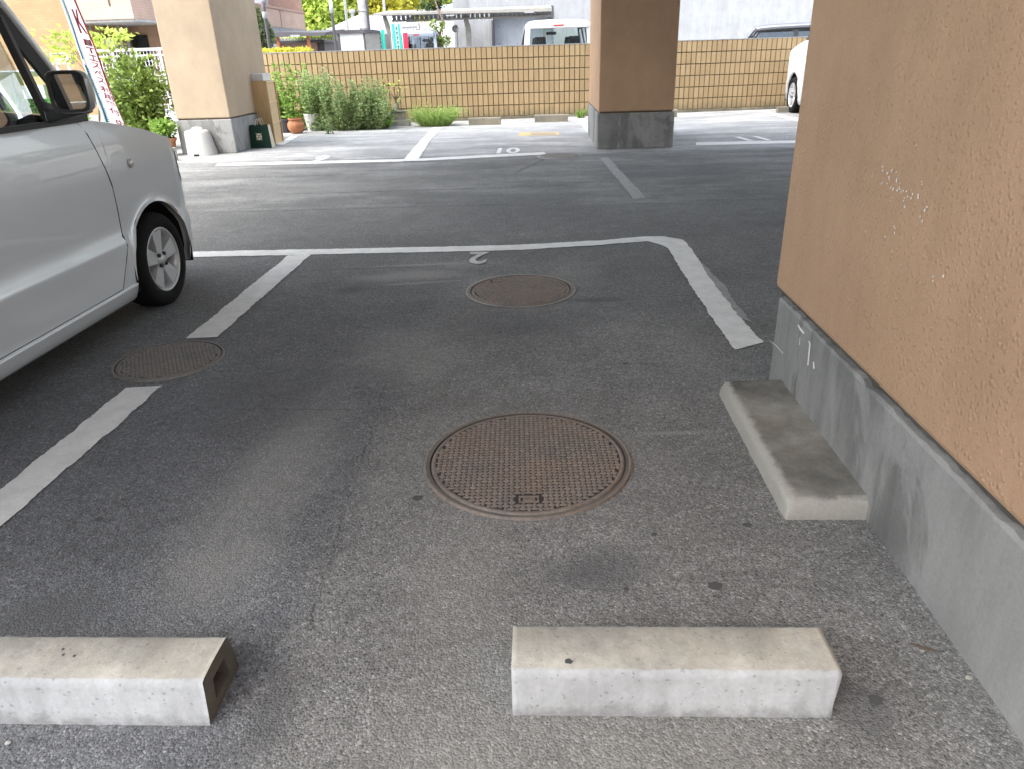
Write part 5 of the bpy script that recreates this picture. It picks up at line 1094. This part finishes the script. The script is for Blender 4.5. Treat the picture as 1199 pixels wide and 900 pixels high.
# white hut
ht = thing('white_hut', 'white boxy hut with a dark flat roof beside the utility pole', 'hut', (X_(415, 48, 20.6), 20.6, 0)); Yh = 20.6
xa, xm, xb = X_(396, 48, Yh), X_(428, 48, Yh), X_(440, 48, Yh); zt = Z_(412, 39.5, Yh); zr = Z_(412, 35.5, Yh)
MB().box((xa + .05, Yh, 0), (xm - .05, Yh + 2, zt)).build('front_wall', M['white_sheet'], ht)
b = MB(); b.box((xa, Yh - .02, 0), (xa + .048, Yh + .05, zt)); b.box((xm - .048, Yh - .02, 0), (xm, Yh + .05, zt)); b.build('corner_post', M['dark_metal'], ht)
MB().hexa([(xm + .002, Yh, 0), (xb, Yh + .5, 0), (xb, Yh + 2, 0), (xm + .002, Yh + 2, 0), (xm + .002, Yh, zt), (xb, Yh + .5, zt), (xb, Yh + 2, zt), (xm + .002, Yh + 2, zt)]).build('side_wall', M['grey_metal'], ht)
MB().hexa([(xa - .05, Yh - .06, zt + .002), (xm + .02, Yh - .06, zt + .002), (xb + .05, Yh + .45, zt + .002), (xa - .05, Yh + 2.1, zt + .002), (xa - .05, Yh - .06, zr), (xm + .02, Yh - .06, zr), (xb + .05, Yh + .45, zr - .02), (xa - .05, Yh + 2.1, zr)]).build('roof', M['dark_metal'], ht)
up = thing('utility_pole', 'thick grey concrete utility pole rising behind the white hut', 'pole', (X_(425.5, 30, 26), 26, 0)); x = X_(425.5, 20, 26)
MB().tube([(x, 26, 0), (x, 26, 8)], [.155, .135], 20).build('shaft', M['pole_conc'], up); b = MB(); b.tube([(x + .17, 25.95, 0), (x + .155, 25.95, 8)], .035, 8); b.build('cable_conduit', M['dark_metal'], up)
b = MB()
for z in (2.1, 2.6, 3.1): b.lathe([(.16, 0), (.165, .01), (.165, .05), (.16, .06)], 18, (x, 26, z))
b.build('clamp_band', M['steel'], up)
for px, lab in ((404.5, 'thin grey mast in front of the bright green trees left of the utility pole'), (450, 'thin grey mast in front of the yellow trees right of the utility pole')):
    x = X_(px, 10, 33); o = MB().tube([(x, 33, 0), (x, 33, 7)], .055, 8).build('thin_mast', M['steel']); tag(o, lab, 'mast', 'thin masts before the trees')
# houses in the distance
hs_ = thing('tiled_house', 'pale grey tiled roof of a low house behind the white hut', 'house', (X_(420, 30, 36), 36, 0)); Yz = 36; xa, xb = X_(378, 34, Yz), X_(470, 34, Yz); z0, z1 = Z_(420, 35.5, Yz), Z_(420, 19.5, Yz + 3)
MB().box((xa + .4, Yz + .5, 0), (xb, Yz + 6, z0)).build('wall', M['fair'], hs_)
b = MB(); b.add([(xa, Yz, z0), (xb, Yz, z0), (xb, Yz + 3.2, z1), (xa + .9, Yz + 3.2, z1), (xb, Yz + 6.5, z0), (xa, Yz + 6.5, z0)], [(0, 1, 2, 3), (3, 2, 4, 5), (0, 3, 5)])
for i in range(24):
    x = xa + .15 + (xb - xa) * i / 24; xt = max(x, xa + .9 + .05); b.bar((x, Yz - .01, z0 + .03), (xt, Yz + 3.19, z1 + .03), .05, .05)
b.build('roof', M['roof_tile'], hs_); b = MB(); b.lathe([(.08, 0), (.08, .25), (.15, .27), (.15, .40), (.0001, .45)], 12, (X_(412, 20, Yz + 3), Yz + 3.2, z1 - .1)); b.build('roof_vent', M['fair'], hs_)
hb_ = thing('blue_roof_house', 'house with a blue grey roof left of the concrete building', 'house', (X_(540, 8, 36), 36, 0)); Yz = 36; xa, xb = X_(500, 8, Yz), X_(556, 8, Yz); z0, z1 = Z_(535, 10, Yz), Z_(540, 1.0, Yz + 2.5)
MB().box((xa, Yz + .4, 0), (xb, Yz + 5, z0)).build('wall', M['fair'], hb_); MB().add([(xa - .2, Yz, z0), (xb + .3, Yz, z0), (xb + .3, Yz + 2.5, z1), (xa + 1.6, Yz + 2.5, z1), (xb + .3, Yz + 5, z0), (xa - .2, Yz + 5, z0)], [(0, 1, 2, 3), (3, 2, 4, 5), (0, 3, 5)]).build('roof', M['roof_blue'], hb_)
# white panelled building
wb = thing('white_building', 'low white panelled building behind the banners and traffic sign', 'building', (X_(500, 42, 30.5), 30.5, 0)); Yw = 30.5; xa, xb = X_(440, 42, Yw), X_(560, 42, Yw); zt = Z_(490, 26, Yw)
MB().box((xa, Yw, 0), (xb, Yw + 5, zt)).build('wall', M['white_sheet'], wb)
b = MB()
for i in range(16): x = xa + (xb - xa) * (i + .5) / 16; b.box((x - .008, Yw - .012, .1), (x + .008, Yw - .002, zt - .1))
b.box((X_(470, 32, Yw), Yw - .03, Z_(480, 32, Yw)), (X_(488, 32, Yw), Yw - .002, Z_(480, 31, Yw))); b.build('panel_joint', M['steel'], wb)
b = MB()
for px in (476, 483, 497): pbox(b, px, 34, px + 1.5, 35, Yw - .02, .018)
b.build('wall_fitting', M['steel'], wb)

# concrete building with carport
cb = thing('concrete_building', 'pale fair faced concrete building with tie holes filling the upper right', 'building', (X_(750, 20, 27), 27, 0)); Yc = 27.0
xa, xb = X_(551, 30, Yc), X_(1120, 20, Yc); xo0, xo1 = X_(577, 20, Yc), X_(648, 14, Yc); zo = Z_(612, 8, Yc)
b = MB(); b.box((xa, Yc, 0), (xo0, Yc + 6, 9)); b.box((xo1, Yc, 0), (xb, Yc + 6, 9)); b.box((xo0 - .0, Yc + .001, zo), (xo1, Yc + 6, 9)); b.build('wall', M['fair'], cb)
MB().box((xo0 + .002, Yc + .6, 0), (xo1 - .002, Yc + 5.9, zo - .002)).build('recessed_wall', M['fair_blue'], cb)
b = MB(); b.box((xo0, Yc - .03, zo - .09), (xo1, Yc + .55, zo - .003)); b.box((xo1 - .09, Yc - .03, Z_(645, 22, Yc)), (xo1 - .003, Yc + .55, zo - .091)); b.build('opening_frame', M['dark_metal'], cb)
MB().box((X_(576, 40, Yc), Yc - .05, 0), (X_(578.2, 40, Yc), Yc + .55, Z_(577, 24, Yc))).build('dark_post', M['dark_metal'], cb)
xs = X_(556, 5, Yc)
MB().box((X_(528, 5, Yc), Yc + .5, 0), (xa - .003, Yc + 6, 9)).build('set_back_wall', M['fair'], cb)
b = MB()
for i in range(26):
    for j in range(8):
        x, z = xa + .3 + i * .62, 1.55 + j * .55
        if x > xb - .2: continue
        yy = Yc + .6 if xo0 < x < xo1 and z < zo else Yc
        b.lathe([(.028, -.0), (.0001, -.0)], 10, (x, 0, 0)); m = len(b.v)
        for q in range(m - 20, m): vx = b.v[q]; b.v[q] = (vx[0], yy - .004, z + vx[1])
b.build('tie_holes', M['tie'], cb)
b = MB()
for i in range(10): x = xa + .6 + i * 1.86; b.box((x - .006, Yc - .008, 1.2), (x + .006, Yc - .002, 4.5))
b.box((xo1, Yc - .008, 3.0), (xb, Yc - .0025, 3.008)); b.build('formwork_joint', M['pole_conc'], cb)
cp = thing('carport', 'long beige steel carport roof on tapering posts before the concrete building', 'carport', (X_(548, 30, 23.5), 23.5, 0)); Yk = 23.5
xa, xb = X_(437, 19, Yk), X_(646, 11, Yk); zt = Z_(540, 12.8, Yk); zl = Z_(540, 17.0, Yk)
MB().hexa([(xa, Yk, zt - .05), (xb, Yk, zl), (xb, Yk + 2.6, zl + .1), (xa, Yk + 2.6, zt + .05), (xa, Yk, zt), (xb, Yk, zt), (xb, Yk + 2.6, zt + .2), (xa, Yk + 2.6, zt + .2)]).build('roof', M['grey_metal'], cp)
b = MB(); zz2 = Z_(540, 22.5, Yk + .6); b.box((X_(459, 25, Yk + .6), Yk + .6, zz2 - .02), (xb, Yk + .66, zz2 + .03)); b.box((X_(459, 25, Yk + .6), Yk + .62, zz2 + .14), (xb, Yk + .66, zz2 + .19)); b.build('beam', M['grey_metal'], cp)
b = MB(); x0 = X_(460, 25, Yk + .7)
for i in range(int((xb - x0) / .14)): b.box((x0 + i * .14, Yk + .67, zz2 + .0), (x0 + i * .14 + .105, Yk + .69, zz2 + .15))
b.build('soffit_panels', M['fair'], cp)
for px, w in ((455.5, .10), (548.5, .11), (637.5, .06)):
    x = X_(px, 40, Yk + .75); b = MB(); b.bar((x, Yk + .8, 0), (x, Yk + .8, zz2 - .25), w * 1.4, .12); b.hexa([(x - w * .7, Yk + .74, zz2 - .25), (x + w * .7, Yk + .74, zz2 - .25), (x + w * .7, Yk + .86, zz2 - .25), (x - w * .7, Yk + .86, zz2 - .25), (x - w * 1.6, Yk + .74, zz2 + .19), (x - w * .6, Yk + .74, zz2 + .19), (x - w * .6, Yk + .86, zz2 + .19), (x - w * 1.6, Yk + .86, zz2 + .19)]); b.build('post', M['grey_metal'], cp)
b = MB(); pbox(b, 522, 17.6, 532, 19.2, Yk - .012, .01); pbox(b, 614, 13.4, 625, 15.4, Yk - .012, .01); b.build('name_plate', M['fair'], cp)
# advertising banners, signs
def flag(label, px0, px1, pt, Y, mat, white=None, sway=.0):
    t = thing('upright_banner', label, 'banner', (X_(px0, 50, Y), Y, 0), 'upright banners beyond the wall'); zt = Z_(px0, pt, Y); xa, xb = X_(px0, 45, Y), X_(px1, 45, Y); b = MB()
    def fp(u, v, o=0): return (xa + (xb - xa) * u + sway * math.sin(v * 3.1), Y + .02 * math.sin(u * 5 + v * 3) - o, .7 + (zt - .7) * v)
    b.grid([[fp(u / 4, v / 10) for u in range(5)] for v in range(11)], 0, True); b.build('cloth', mat, t)
    if white:
        u0, u1 = white; b = MB(); b.grid([[fp(u0 + (u1 - u0) * u / 2, v / 10, .012) for u in range(3)] for v in range(11)], 0, True); b.build('white_panel', M['cloth_white'], t)
        b = MB(); um, hw = (u0 + u1) / 2, (u1 - u0) * .34
        for i in range(5):
            v = .93 - i * .085; b.add([fp(um - hw, v, .02), fp(um + hw, v, .02), fp(um + hw, v - .012, .02), fp(um - hw, v - .012, .02)], [(0, 1, 2, 3)]); b.add([fp(um - hw * .2, v + .015, .02), fp(um + hw * .3, v + .015, .02), fp(um + hw * .1, v - .045, .02), fp(um - hw * .4, v - .045, .02)], [(0, 1, 2, 3)])
        b.build('lettering', M['dark_pot'], t)
    MB().tube([(xa - .02, Y + .03, 0), (xa - .02, Y + .03, zt + .06)], .012, 8).build('pole', M['white_plastic'], t)
flag('narrow turquoise banner with a white strip left of the carport post', 444, 450.5, 35.5, 21.2, M['cloth_green'], (0.02, .45)); flag('tall turquoise banner with a white centre right of the carport post', 459.5, 469, 28.5, 21.6, M['cloth_green'], (.38, .78), .02)
flag('slim pink red banner just behind the carport post', 457.6, 459.8, 39.5, 25.0, M['cloth_red']); flag('dull red banner beside the pale blue car', 472, 477.5, 39, 22.4, M['cloth_red'])
ts = thing('traffic_sign', 'round blue traffic sign with a red ring before the white building', 'sign', (X_(489, 40, 26), 26, 0)); c = at(489, 38, 26)
b = MB(); b.lathe([(.10, 0), (.0001, -.001)], 24, (0, 0, 0)); b.v = [(c[0] + x, 25.985 + z, c[2] + y) for x, y, z in b.v]; 
def upright(prof, mi_mats, name, yo):
    q = MB(); q.lathe(prof, 28); q.v = [(c[0] + x, yo - z, c[2] + y) for x, y, z in q.v]; q.build(name, mi_mats, ts)
upright([(.088, 0), (.088, .02), (.068, .022)], M['sign_red'], 'ring', 26.0); upright([(.068, .021), (.0001, .021)], M['sign_blue'], 'face', 26.0)
q = MB(); q.bar((c[0] - .048, 25.974, c[2] + .048), (c[0] + .048, 25.974, c[2] - .048), .004, .022, up=(0, 1, 0)); q.build('slash', M['sign_red'], ts)
q = MB(); q.tube([(c[0] + .06, 26.03, 0), (c[0] + .06, 26.03, Z_(490, 27, 26))], .02, 8); q.build('post', M['steel'], ts); q = MB(); pbox(q, 488.5, 41, 491.5, 42, 25.99, .01); q.build('plate', M['sign_red'], ts)
rs_ = thing('red_sign', 'small red and white board sign above the pale blue car', 'sign', (X_(501, 40, 27), 27, 0)); b = MB(); pbox(b, 499, 37.6, 504, 39, 27, .03); b.build('upper_band', M['sign_red'], rs_); b = MB(); pbox(b, 500, 39.1, 503, 41.6, 27.002, .03); b.build('lower_band', M['cloth_red'], rs_); b = MB(); xx = X_(501.5, 45, 27); b.tube([(xx, 27.06, 0), (xx, 27.06, Z_(501, 38, 27))], .02, 6); b.build('post', M['steel'], rs_)
tm = thing('traffic_mirror', 'round grey traffic mirror on a post right of the thin street tree', 'mirror', (X_(535, 40, 26), 26, 0)); c = at(533, 34, 26); b = MB(); b.lathe([(.10, 0), (.11, .02), (.07, .05), (.0001, .06)], 22); b.v = [(c[0] + x, 26 - z, c[2] + y) for x, y, z in b.v]; b.build('mirror_back', M['steel'], tm); b = MB(); xx = X_(535.5, 45, 26); b.tube([(xx, 26.02, 0), (xx, 26.02, Z_(535, 29, 26))], .022, 8); b.build('post', M['steel'], tm)

# ------------------------------------------------------------------ trees
def tree(label, x, Y, zc, r, n, size, leafm, clumps=26, trunk=.14, group='trees beyond the wall', name='street_tree'):
    t = thing(name, label, 'tree', (x, Y, 0), group); b = MB(); cs = bush(b, (x, Y, zc), r, n, size, .6, clumps, low=.8); b.build('crown', leafm, t)
    b = MB(); b.tube([(x, Y, 0), (x + .05, Y, zc * .4), (x, Y, zc)], [trunk, trunk * .8, trunk * .45], 10); branches(b, (x, Y, zc * .45), cs[:10], trunk * .45, trunk * .12); b.build('trunk', M['bark'], t)
for px, Y, zc, r, m, lab in ((372, 44, 3.6, (2.2, 2, 3.4), 'leaf_lime', 'bright lime green tree right behind the pink balcony corner'), (398, 50, 4.6, (2.6, 2, 4.4), 'leaf_lime', 'tall lime green tree behind the tiled house left of the utility pole'), (438, 46, 4.4, (2.0, 2, 3.6), 'leaf_yellow', 'yellow green tree just right of the utility pole'), (468, 48, 4.6, (2.4, 2, 3.6), 'leaf_yellow', 'yellow tree behind the second mast above the carport roof'), (496, 53, 4.8, (2.2, 2, 4.0), 'leaf_lime', 'pale green tree half behind the dark pine top'), (530, 54, 5.6, (2.4, 2, 4.5), 'leaf_lime', 'lime green tree behind the blue grey roof')):
    tree(lab, X_(px, 20, Y), Y, zc, r, 6500, .30, M[m])
tp = thing('thin_street_tree', 'thin tree with a dark top and sparse leaves in front of the carport', 'tree', (X_(513, 40, 23), 23, 0), 'trees beyond the wall'); b = MB()
for px, py, r, n in ((507, 30, .13, 60), (511, 42, .14, 70), (516, 50, .20, 110), (521, 48, .14, 70), (519, 33, .08, 60), (509, 51, .16, 80), (517, 28, .07, 40)):
    c = at(px, py, 23); bush(b, c, (r, r, r * 1.2), n, .09, .55, 6)
b.build('crown', M['leaf_mid'], tp); b = MB()
for px, py, r, n in ((508, 4, .30, 240), (502, -2, .35, 240), (514, -4, .30, 240), (497, 12, .22, 110)): c = at(px, py, 24.5); bush(b, (c[0], 24.5, c[2]), (r, r, r * .8), n, .10, .5, 8)
b.build('dark_crown', M['leaf_dark'], tp); b = MB(); p0, p1, p2, p3 = at(514, 58, 23), at(515, 40, 23), at(519, 27, 23.1), at(511, 2, 24.4); b.tube([(p0[0], 23, 0), p0, p1], [.05, .045, .035], 8); b.tube([p1, p2, (p3[0] + .1, 23.15, p3[2]), p3], [.035, .03, .02, .012], 8); b.tube([p1, at(507, 30, 23)], [.025, .01], 6); b.build('trunk', M['bark'], tp)

# ------------------------------------------------------------------ small loose bits on the asphalt
def pebble(label, x, y, r, mat, name='pebble'):
    b = MB(); rows = []
    for a in range(5):
        p = math.pi * a / 4; rows.append([(x + r * math.sin(p) * math.cos(t) * (1 + .2 * math.sin(3 * t + a)), y + r * .8 * math.sin(p) * math.sin(t), max(.0005, r * .45 * (1 + math.cos(p)) * .9)) for t in [6.2832 * i / 9 for i in range(10)]])
    b.grid(rows, 0, True); o = b.build(name, mat); tag(o, label, 'pebble', 'small stones on the asphalt')
pebble('white pebble in front of the hollow ended wheel stop', -1.057, .952, .0065, M['white_rough']); pebble('pale crumb of mortar near the foot of the plinth', .875, 1.128, .008, M['step']); pebble('pale stone chip beside a dark twig near the plinth', .815, 1.202, .006, M['stop'])
o = MB().tube([(.80, 1.222, .004), (.83, 1.205, .004), (.855, 1.20, .003)], [.002, .0022, .001], 6).build('dry_twig', M['bark']); tag(o, 'dark dry twig lying beside a stone chip near the plinth', 'twig')
b = MB()
for i in range(420):
    x, y = random.uniform(-1.5, .86), random.uniform(.75, 3.2)
    if random.random() < .35: x = .885 - abs(random.gauss(0, .05))
    r = random.uniform(.0008, .0022); t = random.uniform(0, 3)
    b.add([(x - r, y, .001), (x, y - r, .001), (x + r, y, .001), (x, y + r, .001), (x, y, .001 + r)], [(0, 1, 4), (1, 2, 4), (2, 3, 4), (3, 0, 4)])
b.build('gravel', M['ring_concrete'], kind='stuff')
